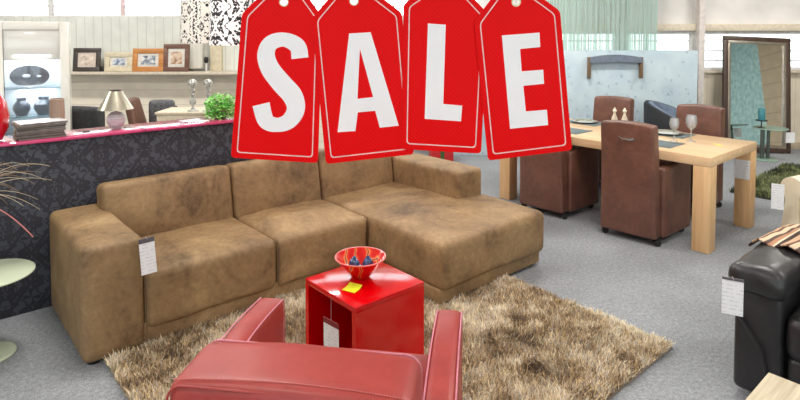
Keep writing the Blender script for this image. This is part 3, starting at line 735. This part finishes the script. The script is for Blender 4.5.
for i, (a, b, lb, lb2) in enumerate(((4.30, -.92, 'slate placemat in front of the nearest brown dining chair', None),
        (4.84, -.80, 'slate placemat on the far side of table behind wine glasses', 'dark rimmed plate on the placemat behind the wine glasses'),
        (4.30, -.04, 'slate placemat beside the hanging tag E, near side', None),
        (4.88, .10, 'slate placemat by the mills at the far side', 'dark rimmed plate near the mills at the far side of the table'))):
    tag(obj('placemat', MB().box((0, 0, .002), (.30, .42, .004), .0015), matm, loc=W(a, b, ZT), rotz=ROT), lb, 'placemat', 'placemats on the oak table')
    if lb2:
        t = thing('plate', lb2, 'plate', W(a, b, ZT+.0045), 0, 'plates on the oak table')
        obj('rim', MB().lathe([(.08, 0), (.14, .012), (.142, .016), (.10, .012), (.078, .006)], 40, cap=False), plc, t)
        obj('well', MB().lathe([(.078, .001), (.08, .006), (.0, .005)], 40), plm, t)
tag(obj('yellow_note', MB().box((0, 0, .0007), (.12, .035, .0012)), plain('pale_yellow_paper', (222, 222, 110), .6), loc=TP(718, 145), rotz=ROT+.9), 'slim yellow paper slip near the corner of the oak table', 'note')
price_tag('white price tag on the far right leg of the oak table', W(4.53+TA/2-.1355, -1.43, .60), ROT-PI/2, .125, .17, .0)
# ================================================================== BLACK LEATHER ARMCHAIR (right edge)
blk = leather('black_leather', [(.3, (26, 25, 27)), (.5, (36, 35, 37)), (.7, (48, 46, 48))], .34, grain=260, bstr=.3, scale=5, coat=.25)
ba = thing('black_armchair', 'black leather armchair with padded arms at the right edge of the picture', 'armchair', W(2.25, -2.24), ROT)
# local: faces -x; arm at y -.0..-.22, seat, other arm
def parm(p, h):
    q = p.copy()
    if p.z > -.02: q.z += .02*(1-(p.y/h[1])**2)-.05*max(0, p.x/h[0]); 
    q.z += .008*noise.noise(Vector((p.x*12, p.y*10, p.z*10))); q.x += .006*noise.noise(Vector((p.x*9, p.y*15, p.z*15+4))); return q
for y0, in ((-.115,), (-.905,)):
    obj('arm_panel', MB().rbox((.42, y0, .29), (.80, .20, .50), .03, (8, 4, 8), 3, puff(.012, 0)), blk, ba)
    obj('arm_pad', MB().rbox((.43, y0, .575), (.92, .25, .13), .06, (16, 6, 3), 4, parm), blk, ba)
    m = MB(); m.tube([(.012, y0+.095, .50), (.006, y0+.075, .40), (.004, y0+.02, .33), (.002, y0-.03, .26), (.004, y0-.05, .14), (.008, y0-.05, .05)], .006, 6)
    obj('panel_seam', m, blk, ba)
obj('seat_cushion', MB().rbox((.36, -.51, .36), (.70, .58, .22), .06, (10, 10, 3), 3, puff(.03, wr=.01)), blk, ba)
obj('front_panel', MB().rbox((.10, -.51, .16), (.14, .56, .22), .03, (2, 6, 3)), blk, ba)
obj('backrest', MB().rbox((.80, -.51, .52), (.24, .66, .66), .07, (4, 10, 8), 3, puff(.03, 0, True, wr=.01)), blk, ba)
for x in (.1, .75):
    for y in (-.12, -.9): obj('foot', MB().lathe([(.02, 0), (.025, .05)], 12, (x, y, 0)), foot_m, ba)
p = W(2.235, -2.275, .585)
price_tag('white price tag hanging from the black leather armchair arm', aty(733, 278, p.y-.06), -.5, .085, .17, .0, .012)
# striped throw
st = N('striped_throw'); sep = st.node('SeparateXYZ'); st.link(st.c.outputs['UV'], sep.inputs[0])
st.col(st.ramp(st.math('FRACT', st.math('MULTIPLY', sep.outputs['Y'], 3.0)), [(0, (58, 38, 32)), (.12, (196, 160, 128)), (.3, (104, 66, 50)), (.4, (214, 186, 156)), (.58, (84, 62, 54)), (.7, (176, 128, 96)), (.86, (226, 204, 178)), (.94, (70, 44, 36))], 'CONSTANT')); st.set(Roughness=.9)
st.bump(st.noise(160, 2), .4, .004)
def sheet(fn, nu, nv, name, mat, thick, loc, rotz):
    me = bpy.data.meshes.new(name); V = [fn(i/nu, j/nv) for i in range(nu+1) for j in range(nv+1)]
    Fc = [(i*(nv+1)+j, (i+1)*(nv+1)+j, (i+1)*(nv+1)+j+1, i*(nv+1)+j+1) for i in range(nu) for j in range(nv)]
    me.from_pydata(V, [], Fc); me.update(); uv = me.uv_layers.new(name='UVMap')
    for pl in me.polygons:
        for li, vi in zip(pl.loop_indices, pl.vertices):
            uv.data[li].uv = ((vi//(nv+1))/nu, (vi % (nv+1))/nv)
    me.polygons.foreach_set('use_smooth', [True]*len(me.polygons)); me.materials.append(mat)
    o = bpy.data.objects.new(name, me); COL.objects.link(o); o.location = loc; o.rotation_euler.z = rotz
    s_ = o.modifiers.new('thick', 'SOLIDIFY'); s_.thickness = thick; s_.offset = 1
    return o
def throw_fn(u, v):
    # u along the arm from its tip, v across the arm; hangs a little over both sides
    x = .36+.62*u+.08*(1-abs(2*v-1))*(0)-.06*math.sin(PI*v)*(1-u); y = .035-.42*v
    w_ = .5-abs(v-.5)
    z = .665-.035*(x-.43)/.46+.012*noise.noise(Vector((u*5, v*6, 1)))+.010*math.sin(v*17+u*2)
    if v < .2: z -= .05*((.2-v)/.2)**2
    if v > .7: z -= .10*((v-.7)/.3)**1.5
    return (x, y, z+.0+.0*u)
tag(sheet(throw_fn, 24, 30, 'striped_throw', st.m, .008, W(2.25, -2.24), ROT), 'brown and cream striped throw over the black armchair arm', 'throw')
# washed wood low table
wash = wood('washed_wood', (172, 158, 132), (222, 210, 182), .6, axis=0, scale=1.2)
lt = thing('low_table', 'washed pale wood low table in the bottom right corner', 'coffee table', W(1.75, -2.55), ROT)
obj('table_top', MB().box((-.35, -.35, .43), (.70, .70, .04), .004), wash, lt)
for x in (-.05, -.65):
    for y in (-.05, -.65): obj('leg', MB().box((x, y, .205), (.06, .06, .41), .003), wash, lt)
obj('apron', MB().box((-.35, -.04, .37), (.54, .02, .08)).box((-.35, -.66, .37), (.54, .02, .08)).box((-.04, -.35, .37), (.02, .54, .08)).box((-.66, -.35, .37), (.02, .54, .08)), wash, lt)
# ================================================================== CREAM ARMCHAIR
crl = leather('cream_leather', [(.3, (222, 206, 176)), (.7, (238, 226, 200))], .45, bstr=.1)
cp = atz(787, 250, 0)
ca = thing('cream_armchair', 'cream leather armchair with rolled arm at the right edge', 'armchair', cp, -math.radians(62))
def arm_roll(x):
    m = MB(); pr = []
    for i in range(21):
        a = -PI*.30+PI*1.6*i/20; pr.append((x+.085*math.cos(a), .50+.085*math.sin(a)))
    poly = [(x+.055, .40), (x+.06, .15), (x+.075, .06), (x-.085, .06), (x-.065, .15), (x-.05, .40)]
    poly = pr + poly[::-1] if False else pr+[(x-.045, .40), (x-.06, .25), (x-.085, .06), (x+.085, .06), (x+.06, .25), (x+.045, .40)]
    m.prism(poly, lambda u, v: (u, .0, v), lambda u, v: (u, .75, v)); return m
obj('arm', arm_roll(.02), crl, ca); obj('arm', arm_roll(.75), crl, ca)
obj('seat_cushion', MB().rbox((.385, .36, .33), (.56, .70, .24), .05, (8, 8, 3), 3, puff(.02)), crl, ca)
obj('backrest', MB().rbox((.385, .78, .48), (.72, .2, .8), .07, (8, 3, 8), 3), crl, ca)
for x in (.02, .75):
    for y in (.06, .7): obj('foot', MB().lathe([(.02, 0), (.026, .065)], 12, (x, y, 0)), foot_m, ca)
price_tag('white price tag hanging beside the cream armchair arm', aty(778, 184, cp.y-.06), -.6, .085, .20, .0)
# ================================================================== MIRROR and little glass table
mir = bpy.data.materials.new('mirror_glass'); mir.use_nodes = True; b = mir.node_tree.nodes['Principled BSDF']; b.inputs['Metallic'].default_value = 1; b.inputs['Roughness'].default_value = .02; b.inputs['Base Color'].default_value = (.82, .87, .86, 1)
mp = aty(790, 158, 8.12); mp.z = 0.0
mi = thing('leaning_mirror', 'tall mirror in a dark wood and silver frame leaning against the back wall', 'mirror', mp)
mi.rotation_euler = (-math.radians(6.5), math.radians(2.6), 0)
MW, MH = .97, 1.66
def frame(w, h, fw, y0, y1, M=None, x0=0, z0=0):
    m = MB(); cy = (y0+y1)/2; dy = abs(y1-y0)
    m.box((x0-w/2, cy, z0+fw/2), (w, dy, fw), .006).box((x0-w/2, cy, z0+h-fw/2), (w, dy, fw), .006)
    m.box((x0-fw/2, cy, z0+h/2), (fw, dy, h-2*fw), .006).box((x0-w+fw/2, cy, z0+h/2), (fw, dy, h-2*fw), .006); return m
obj('outer_frame', frame(MW, MH, .065, -.02, .03), wood('dark_walnut', (58, 44, 36), (86, 66, 54), .4, axis=2), mi)
obj('inner_frame', frame(MW-.12, MH-.12, .045, -.015, .02, x0=-.06, z0=.06), plain('aged_silver', (176, 168, 154), .3, metal=.7), mi)
obj('mirror_glass', MB().box((-MW/2, .005, MH/2), (MW-.19, .006, MH-.19)), mir, mi)
sp_ = atz(764, 159.5, 0)
t = thing('small_glass_table', 'small two-tier glass table carrying a teal candle, in front of the mirror', 'side table', sp_)
gt2 = glassy('green_tinted_glass', (190, 222, 205), .55, .05)
obj('table_top', MB().lathe([(.205, .425), (.21, .43), (.205, .437), (0, .437)], 40, (.08, 0, 0)), gt2, t)
obj('base', MB().lathe([(.16, 0), (.165, .008), (.155, .016), (0, .018)], 36), gt2, t)
obj('post', MB().box((-.03, 0, .22), (.05, .03, .41), .004).box((.05, 0, .22), (.035, .03, .41), .004), plain('pewter', (110, 118, 112), .35, metal=.6), t)
t2 = thing('candle_holder', 'dark metal candle holder on the small glass table before the mirror', 'candle holder', sp_+Vector((-.05, 0, .4375)))
obj('foot', MB().lathe([(.05, 0), (.048, .006), (.008, .012), (.006, .08), (.02, .09), (.07, .095), (.075, .105), (0, .10)], 24), plain('black_iron', (38, 42, 40), .4, metal=.5), t2)
tag(obj('candle', MB().lathe([(.042, 0), (.043, .01), (.043, .15), (.038, .158), (.0, .15)], 24), plain('teal_wax', (66, 138, 148), .5), loc=sp_+Vector((-.05, 0, .4375+.1055))), 'thick teal pillar candle on the dark holder in front of the mirror', 'candle')
price_tag('white price tag hanging from the small glass table before the mirror', sp_+Vector((.24, -.16, .40)), .0, .12, .14, .0)
# ================================================================== OBJECTS AROUND THE DIVIDER
gu = plain('slate_upholstery', (120, 132, 148), .6, var=.1); pw = wood('brown_post', (96, 76, 54), (134, 108, 78), .5, axis=2)
x0 = aty(589.5, 57, YD-.05); x1 = aty(641.5, 57, YD-.05)
t = thing('wall_rail', 'grey padded curved rail between two wooden posts on the blue papered divider', 'wall rail', (x0.x, YD-.04, 0))
zt_, zb_ = aty(590, 57, YD).z, aty(590, 78, YD).z; wdt = x1.x-x0.x
for xx in (0, wdt): obj('post', MB().box((xx, 0, (zt_+zb_)/2), (.036, .07, zt_-zb_), .005), pw, t)
pl = []
for i in range(17): pl.append((wdt*i/16, zt_+.045*math.sin(PI*i/16)**.8-.01))
for i in range(17): pl.append((wdt*(1-i/16), zt_-.08+.015*math.sin(PI*i/16)))
obj('padded_rail', MB().prism(pl, lambda u, v: (u, -.045, v), lambda u, v: (u, .03, v)), gu, t)
# tub armchair, slate back with dark side
tp = atz(676, 150, 0); tp = Vector((aty(675, 105, 7.35).x, 7.35, 0))
t = thing('tub_armchair', 'dark tub armchair with slate blue inner back before the papered divider', 'armchair', tp, math.radians(55))
def tub(r0, r1, z0, z1f, a0, a1, n=26):
    m = MB(); R = []
    for i in range(n+1):
        a = a0+(a1-a0)*i/n; s_ = i/n; zt2 = z1f(s_); c_, sn = math.cos(a), math.sin(a)
        R.append([(r0*c_, r0*sn, z0), (r1*c_, r1*sn, z0), (r1*c_*1.04, r1*sn*1.04, zt2-.03), ((r1-.01)*c_*1.03, (r1-.01)*sn*1.03, zt2), ((r0+.01)*c_, (r0+.01)*sn, zt2), (r0*c_, r0*sn, zt2-.03)])
    return m.rings(R)
zf = lambda s_: .52+.31*math.sin(PI*s_)**.7
obj('outer_shell', tub(.315, .36, .12, zf, -PI*.2, PI*1.2), plain('charcoal_leather', (30, 33, 38), .6), t)
obj('inner_padding', tub(.255, .315, .14, lambda s_: zf(s_)-.005, -PI*.2, PI*1.2), plain('slate_leather', (108, 124, 146), .45, coat=.2), t)
obj('seat', MB().rbox((0, -.02, .33), (.44, .50, .2), .06, (6, 6, 3), 3, puff(.03)), plain('slate_seat', (98, 112, 134), .45), t)
for i in range(4):
    a = PI/4+i*PI/2; obj('leg', MB().tube([(.22*math.cos(a), .22*math.sin(a), .24), (.26*math.cos(a), .26*math.sin(a), 0)], [.02, .013], 10), foot_m, t)
# string curtains
def strings(name, px0, px1, Y, n, mat, label, z1=ZC-.05, zb=None, wid=(.006, .02)):
    xa, xb = aty(px0, 20, Y).x, aty(px1, 20, Y).x; m = MB(); rng = random.Random(px0)
    for i in range(n):
        x = xa+(xb-xa)*(i+.5)/n+rng.uniform(-.004, .004); w_ = rng.uniform(*wid)
        m.box((x, Y+rng.uniform(-.006, .006), (zb+z1)/2), (w_, .002, z1-zb))
    o = obj(name, m, mat); tag(o, label, 'curtain'); o['kind'] = 'stuff'; return o
mint = glassy('mint_strings', (216, 236, 228), .5, .3)
strings('string_curtain', 545, 657, 8.16, 130, mint, 'pale mint green string curtain before the windows above the blue divider', zb=1.2)
# small red box behind the sofa, partly under the tag L
gb = atz(441, 161, 0)
t = thing('gift_box', 'small red box with a green ribbon on the floor behind the sofa', 'box', gb, .1)
obj('box', MB().box((0, 0, .12), (.30, .22, .24), .006), plain('red_card', (196, 34, 40), .5), t)
obj('ribbon', MB().box((0, -.112, .12), (.05, .004, .242)).box((0, 0, .242), (.05, .22, .004)), plain('green_ribbon', (62, 90, 44), .5), t)
# ================================================================== LEFT BACKGROUND
# showcase cabinet with white frame
Yc = 5.4
cxl, cxr = aty(5, 60, Yc).x, aty(75.5, 60, Yc).x; ctz = aty(40, 21.5, Yc).z
cwid = .60; CROT = math.radians(27)
def CP(px, py): q = aty(px, py, Yc+.12); return q
t = thing('display_cabinet', 'tall white framed display cabinet with glass door, behind the counter at left', 'cabinet', (cxl, Yc-.15, 0), CROT)
cabinet = t
wl = plain('cream_lacquer', (238, 235, 224), .25, var=.0, coat=.4)
m = MB()
fw = .075
m.box((fw/2, .0, ctz/2), (fw, .05, ctz), .008).box((cwid-fw/2, .0, ctz/2), (fw, .05, ctz), .008).box((cwid/2, 0, ctz-.04), (cwid-2*fw, .05, .08), .008).box((cwid/2, 0, .04), (cwid-2*fw, .05, .08), .008)
obj('door_frame', m, wl, t)
zp = aty(40, 60, Yc).z
obj('upper_panel', MB().box((cwid/2, .0, (zp+ctz-.08)/2), (cwid-2*fw, .02, ctz-.08-zp), .003), plain('satin_grey_panel', (228, 226, 218), .2, var=0, coat=.6), t)
obj('glass', MB().box((cwid/2, -.005, (zp+.08)/2), (cwid-2*fw, .006, zp-.08)), glassy('cabinet_glass', (232, 238, 244), .10, .02), t)
obj('carcass', MB().box((.015, .15, ctz/2), (.03, .24, ctz)).box((cwid-.015, .15, ctz/2), (.03, .24, ctz)).box((cwid/2, .15, ctz-.015), (cwid-.06, .24, .03)).box((cwid/2, .15, .05), (cwid-.06, .24, .03)), wl, t)
obj('back_panel', MB().box((cwid/2, .275, ctz/2), (cwid, .012, ctz)), plain('blue_grey_back', (226, 230, 236), .5, var=.0), t)
shz = [aty(40, 86, Yc+.2).z, aty(40, 113.5, Yc+.2).z, .75, .4]
sg = glassy('shelf_glass', (225, 244, 246), .25, .05)
for z in shz: obj('shelf', MB().box((cwid/2, .14, z-.006), (cwid-.07, .21, .012)), sg, t)
L = bpy.data.lights.new('cabinet_lamp_and_fill', 'AREA'); L.size = .3; L.energy = 6; L.color = (1, .98, .95); lo = bpy.data.objects.new('cabinet_lamp_and_fill', L); COL.objects.link(lo); lo.parent = t; lo.location = (cwid/2, .12, zp+.05)
lower_fill = L.copy(); lower_fill.energy = 3; lo = bpy.data.objects.new('cabinet_lamp_and_fill', lower_fill); COL.objects.link(lo); lo.parent = t; lo.location = (cwid/2, .12, aty(40, 86, Yc+.2).z-.03)  # second light added under the shelf to brighten the lower half
def CL_(x, y, z): return Vector((cxl+x*math.cos(CROT)-y*math.sin(CROT), Yc-.15+x*math.sin(CROT)+y*math.cos(CROT), z))
# items in the cabinet
pc = aty(34, 73, Yc+.2)
t = thing('oval_platter', 'dark oval platter with white spots standing in the display cabinet', 'platter', CL_(.26, .17, shz[0]+.0005), CROT)
rx, rz = .165, .105
m = MB(); m.rings([[(rx*s_*math.cos(2*PI*i/36), y, rz+rz*s_*math.sin(2*PI*i/36)) for i in range(36)] for s_, y in ((.3, .012), (.7, .005), (1, -.02), (1, -.012), (.7, .016), (.3, .022))])
obj('plate_body', m, plain('charcoal_glaze', (58, 62, 70), .15, coat=.8, var=.4, scale=14), t)
m = MB()
for (dx, dz, s_) in ((-.02, .01, .035), (.06, .0, .022)): m.lathe([(s_, 0), (s_*.8, .006), (0, .008)], 16, (0, 0, 0), sx=1, sy=.6)
sm = MB(); 
for (dx, dz, s_) in ((-.03, .0, .035), (.075, -.005, .022)): sm.rings([[(dx+s_*k_*math.cos(2*PI*i/16), y, rz+dz+s_*.5*k_*math.sin(2*PI*i/16)) for i in range(16)] for k_, y in ((1, .004), (.7, -.004), (.05, -.006))])
m.bm.free(); obj('spots', sm, plain('white_glaze', (236, 236, 238), .2), t)
pc = aty(34, 110, Yc+.2)
for i, (px, w_, h_, c_, lb) in enumerate(((28, .075, .17, (66, 76, 90), 'dark slate vase on the second shelf of the cabinet, left one'), (41, .085, .175, (84, 96, 110), 'grey blue vase on the second shelf of the cabinet, right one'))):
    q = aty(px, 110, Yc+.2)
    tag(obj('vase', MB().lathe([(w_*.6, 0), (w_, h_*.35), (w_*.95, h_*.6), (w_*.5, h_*.85), (w_*.6, h_), (w_*.52, h_), (w_*.4, h_*.85), (w_*.5, h_*.2)], 28, cap=False), plain('slate_glaze', c_, .2, coat=.6, var=.25), loc=CL_(.19+.18*i, .13, shz[1]+.0005)), lb, 'vase', 'vases in the display cabinet')
# ribbed brown vase beside the magazines
q = aty(56.5, 120, 4.3)
# second counter-height shelf behind the counter for it: stands on the counter itself
tag(obj('ribbed_vase', MB().lathe([(.03, 0), (.04, .02), (.045, .12), (.043, .22), (.038, .225), (.038, .10), (.02, .01)], 36, cap=False), boards('brown_ribs', (156, 134, 116), .012, axis='X', depth=1), loc=C(.115, .115, CH+.0002)), 'brown and silver ribbed cylinder vase behind the magazine stack', 'vase')
# dark fabric armchair behind the counter
def simple_armchair(name, label, loc, rz, w_, h_, mat, matarm=None, group=None):
    t = thing(name, label, 'armchair', loc, rz, group)
    obj('backrest', MB().rbox((0, .28, h_/2+.12), (w_-.1, .16, h_-.24), .05, (8, 3, 6), 3, puff(.015, 2)), mat, t)
    for s_ in (-1, 1): obj('arm', MB().rbox((s_*(w_/2-.06), 0, .37), (.12, .66, .50), .05, (3, 8, 6), 3), matarm or mat, t)
    obj('seat', MB().rbox((0, -.02, .33), (w_-.2, .6, .26), .05, (6, 6, 3), 3, puff(.02)), mat, t)
    for sx in (-1, 1):
        for sy in (-.26, .28): obj('foot', MB().lathe([(.018, 0), (.024, .13)], 10, (sx*(w_/2-.07), sy, 0)), foot_m, t)
    return t
dk = plain('charcoal_fabric', (58, 58, 60), .85, var=.2, scale=40, bump=.3)
q = aty(88, 118, 6.15); 
simple_armchair('fabric_armchair', 'charcoal fabric armchair behind the counter beside the display cabinet', (q.x, 6.15, 0), PI-.1, .80, aty(89, 107, 5.9).z, dk)
bw_ = leather('brown_side_leather', [(.3, (98, 66, 52)), (.7, (122, 86, 70))], .5)
q = aty(152, 110, 6.75)
t = thing('wing_chair', 'grey fabric chair with a brown leather side wing behind the table lamp', 'armchair', (q.x, 6.75, 0), .15)
hz = aty(140, 98, 6.75).z
obj('side_wing', MB().rbox((-.13, 0, hz/2+.05), (.09, .46, hz-.1), .03, (3, 6, 10), 3, lambda p, h: Vector((p.x-.10*(p.z/h[2])**1, p.y*(.75+.25*(1-(p.z/h[2]))), p.z))), bw_, t)
obj('backrest', MB().rbox((.07, .17, hz/2), (.30, .12, hz-.08), .05, (6, 3, 8), 3), plain('grey_fabric', (112, 112, 116), .8, var=.2, scale=40), t)
obj('arm', MB().rbox((.22, -.02, (hz-.12)/2+.03), (.09, .42, hz-.16), .04, (3, 6, 6), 3), dk, t)
obj('seat', MB().rbox((.05, -.05, .34), (.3, .4, .22), .04, (6, 6, 3), 3), dk, t)
for sx in (-.14, .22):
    for sy in (-.16, .18): obj('foot', MB().lathe([(.018, 0), (.022, .24)], 10, (sx, sy, 0)), foot_m, t)
# sideboard with two glass candlesticks
Ys = 6.1; zs = aty(190, 111, Ys).z
x0_, x1_ = aty(160, 111, Ys).x, aty(262, 111, Ys).x
t = thing('sideboard', 'cream sideboard standing behind the counter under the patterned pendant shades', 'sideboard', ((x0_+x1_)/2, Ys+.12, 0))
sbw = x1_-x0_; crm = plain('cream_furniture', (222, 208, 182), .4)
obj('body', MB().box((0, 0, (zs-.03)/2+.03), (sbw, .42, zs-.09), .006), crm, t)
obj('top', MB().box((0, 0, zs-.015), (sbw+.03, .45, .03), .006), crm, t)
for s_ in (-1, 1):
    d = obj('door', MB().box((s_*sbw/4, -.215, zs/2), (sbw/2-.02, .018, zs-.2), .004), crm, t)
    obj('door_knob', MB().lathe([(.006, 0), (.014, .012), (.012, .02), (0, .024)], 12), steel, d); d.children[0].location = (s_*.04, -.225, zs*.6); d.children[0].rotation_euler.x = PI/2
    obj('plinth', MB().box((s_*(sbw/2-.04), 0, .03), (.06, .38, .06)), crm, t)
sil = plain('silvered_glass', (232, 232, 224), .12, metal=.15, var=.35, scale=50)
for i, (px, lb) in enumerate(((193, 'silvered glass ball candlestick on the sideboard, left of the pair'), (208.5, 'silvered glass ball candlestick on the sideboard, right of the pair'))):
    q = aty(px, 111, Ys); top = aty(px, 79, Ys).z-zs
    pr = [(.06, 0), (.062, .006), (.02, .02), (.01, .05), (.03, .075), (.036, .10), (.03, .125), (.012, .14), (.02, .16), (.012, .19), (.03, .215), (.012, .232), (.016, .24)]
    sc = top/.335
    pr = [(r, z*sc) for r, z in pr]+[(.045*math.sin(PI*j/10)+.001, (.245+.09*(.5-.5*math.cos(PI*j/10)))*sc) for j in range(1, 11)]
    tag(obj('candlestick', MB().lathe(pr, 24), sil, loc=(q.x, Ys-.0, zs+.0005)), lb, 'candlestick', 'pair of candlesticks on the sideboard')
# picture frames on the ledge
Yp = YB-.2
def picture(px0, px1, py0, py1, mat, fwp, label, cols, nsc=20, matc=(226, 220, 210)):
    a = aty(px0, py1, Yp); b_ = aty(px1, py0, Yp); w_ = b_.x-a.x; h_ = b_.z-SILL-.001
    t = thing('picture_frame', label, 'picture', (a.x+w_/2, Yp, SILL+.0015), 0, 'framed pictures on the ledge'); t.rotation_euler.x = -math.radians(7)
    fw = fwp/F*Yp
    m = MB(); m.box((0, 0, fw/2), (w_, .03, fw), .004).box((0, 0, h_-fw/2), (w_, .03, fw), .004).box((-w_/2+fw/2, 0, h_/2), (fw, .03, h_-2*fw), .004).box((w_/2-fw/2, 0, h_/2), (fw, .03, h_-2*fw), .004)
    obj('frame', m, mat, t)
    obj('mount', MB().box((0, .004, h_/2), (w_-2*fw, .006, h_-2*fw)), plain('mount_card', matc, .7), t)
    pn = N('print'); pn.col(pn.ramp(pn.noise(nsc, 4, dist=1), [(.35, cols[0]), (.5, cols[1]), (.65, cols[2])])); pn.set(Roughness=.4)
    obj('print', MB().box((0, -.001, h_/2), ((w_-2*fw)*.66, .006, (h_-2*fw)*.66)), pn.m, t)
picture(73, 99.5, 48, 74, plain('black_frame', (66, 58, 54), .4), 4.3, 'dark framed sketch on the ledge, next to the display cabinet', [(150, 130, 116), (206, 190, 176), (226, 212, 200)], 14, (214, 198, 186))
picture(104.5, 132, 52, 73.5, plain('cream_frame', (216, 204, 176), .5), 5, 'cream framed small blue landscape picture on the ledge', [(90, 110, 140), (190, 196, 206), (228, 226, 222)], 10)
picture(132.5, 163, 48.5, 73, wood('orange_oak_frame', (176, 112, 52), (204, 142, 78), .4), 4.8, 'orange wood framed picture on the ledge', [(60, 70, 86), (140, 150, 164), (230, 226, 220)], 18)
picture(163.2, 188.5, 44, 72, wood('brown_frame', (92, 62, 50), (122, 86, 70), .4), 4.4, 'tallest brown framed portrait picture at the right end of the ledge', [(150, 110, 80), (206, 180, 156), (228, 216, 204)], 9)
tag(obj('dark_block', MB().box((0, 0, .035), (.09, .05, .07), .006), foot_m, loc=(aty(102, 70, Yp).x, Yp+.03, SILL+.0005)), 'small dark block between the two leftmost pictures on the ledge', 'ornament')
# radiator-like beige boxes on ledge end
t = thing('wall_heater', 'narrow cream heater panel on the ledge right of the pictures', 'heater', (aty(195, 60, YB-.05).x, YB-.1, SILL))
hw = aty(205, 60, YB-.05).x-aty(186, 60, YB-.05).x; hh = aty(195, 38, YB-.05).z-SILL
obj('casing', MB().box((0, 0, hh/2+.02), (hw, .09, hh-.04), .01), boards('heater_ribs', (220, 216, 204), .06, depth=.8), t)
obj('valve', MB().lathe([(.02, 0), (.03, .02), (.03, .07), (.02, .09), (0, .09)], 14, (hw/2+.05, -.02, .12)), foot_m, t)
obj('pipe', MB().tube([(hw/2+.05, -.02, .001), (hw/2+.05, -.02, .13), (hw/2-.01, -.0, .13)], .012, 8), frame_m, t)
struct('trim_6', MB().box((aty(217, 50, YB).x, YB-.02, (SILL+zb1)/2), (.16, .12, zb1-SILL), .006), plain('cream_post', (220, 208, 180), .5))
# pendant shades
leo = damask('black_ornament_shade', (238, 232, 222), (30, 27, 30), .22, (.6, .5), thr=.53, nscale=2.1, plane='UV', seed=.3)
leo2 = damask('black_ornament_shade_b', (246, 244, 244), (24, 24, 30), .23, (.6, .5), thr=.535, nscale=2.0, plane='UV', seed=1.3)
def shade(px0, px1, pyt, pyb, Y, label, mt):
    a = aty(px0, pyb, Y); b_ = aty(px1, pyb, Y); r_ = (b_.x-a.x)/2; cx = (a.x+b_.x)/2; top = aty(px0, pyt, Y).z; h_ = top-a.z
    t = thing('pendant_lamp', label, 'lamp', (cx, Y, a.z), 0, 'patterned pendant shades')
    me = bpy.data.meshes.new('drum_shade'); n_ = 48; V = []; Fc = []; UV = []
    for ring, (rr, zz) in enumerate(((r_, 0), (r_*.93, h_), (r_*.93-.004, h_), (r_-.004, 0))):
        for i in range(n_): V.append((rr*math.cos(2*PI*i/n_), rr*math.sin(2*PI*i/n_), zz))
    zz = [0, h_, h_, 0]
    for ring in range(4):
        for i in range(n_):
            j = (i+1) % n_; r2 = (ring+1) % 4
            Fc.append((ring*n_+i, ring*n_+j, r2*n_+j, r2*n_+i)); u0, u1 = 2*PI*r_*i/n_, 2*PI*r_*(i+1)/n_
            UV += [(u0, zz[ring]), (u1, zz[ring]), (u1, zz[r2]), (u0, zz[r2])]
    me.from_pydata(V, [], Fc); uv = me.uv_layers.new(name='UVMap')
    for i, c_ in enumerate(UV): uv.data[i].uv = c_
    me.polygons.foreach_set('use_smooth', [True]*len(Fc)); me.set_sharp_from_angle(angle=.6); me.materials.append(mt)
    o = bpy.data.objects.new('drum_shade', me); COL.objects.link(o); o.parent = t
    m = MB()
    for i in range(3): a_ = 2*PI*i/3; m.tube([(0, 0, h_-.03), (r_*.93*math.cos(a_), r_*.93*math.sin(a_), h_-.005)], .003, 6)
    obj('spider', m, steel, t)
    obj('bulb', MB().lathe([(.015, h_-.06), (.03, h_-.10), (.032, h_-.13), (.0, h_-.165)], 16), plain('frosted_bulb', (245, 242, 232), .4), t)
    obj('cable', MB().tube([(0, 0, h_-.06), (0, 0, ZC-a.z-.005)], .004, 6), cord_m, t)
shade(181, 221, 1, 43, 5.25, 'tapered white drum pendant shade with black ornament, left one', leo)
shade(210, 256, -8, 45, 4.75, 'larger white drum pendant shade with black ornament beside hanging tag S', leo2)
# ================================================================== view
S.view_settings.view_transform = 'Standard'; S.view_settings.look = 'None'; S.view_settings.gamma = 1; S.view_settings.use_curve_mapping = False
S.view_settings.exposure = 0.0
S.cycles.use_denoising = True
S.cycles.max_bounces = 8; S.cycles.transparent_max_bounces = 24
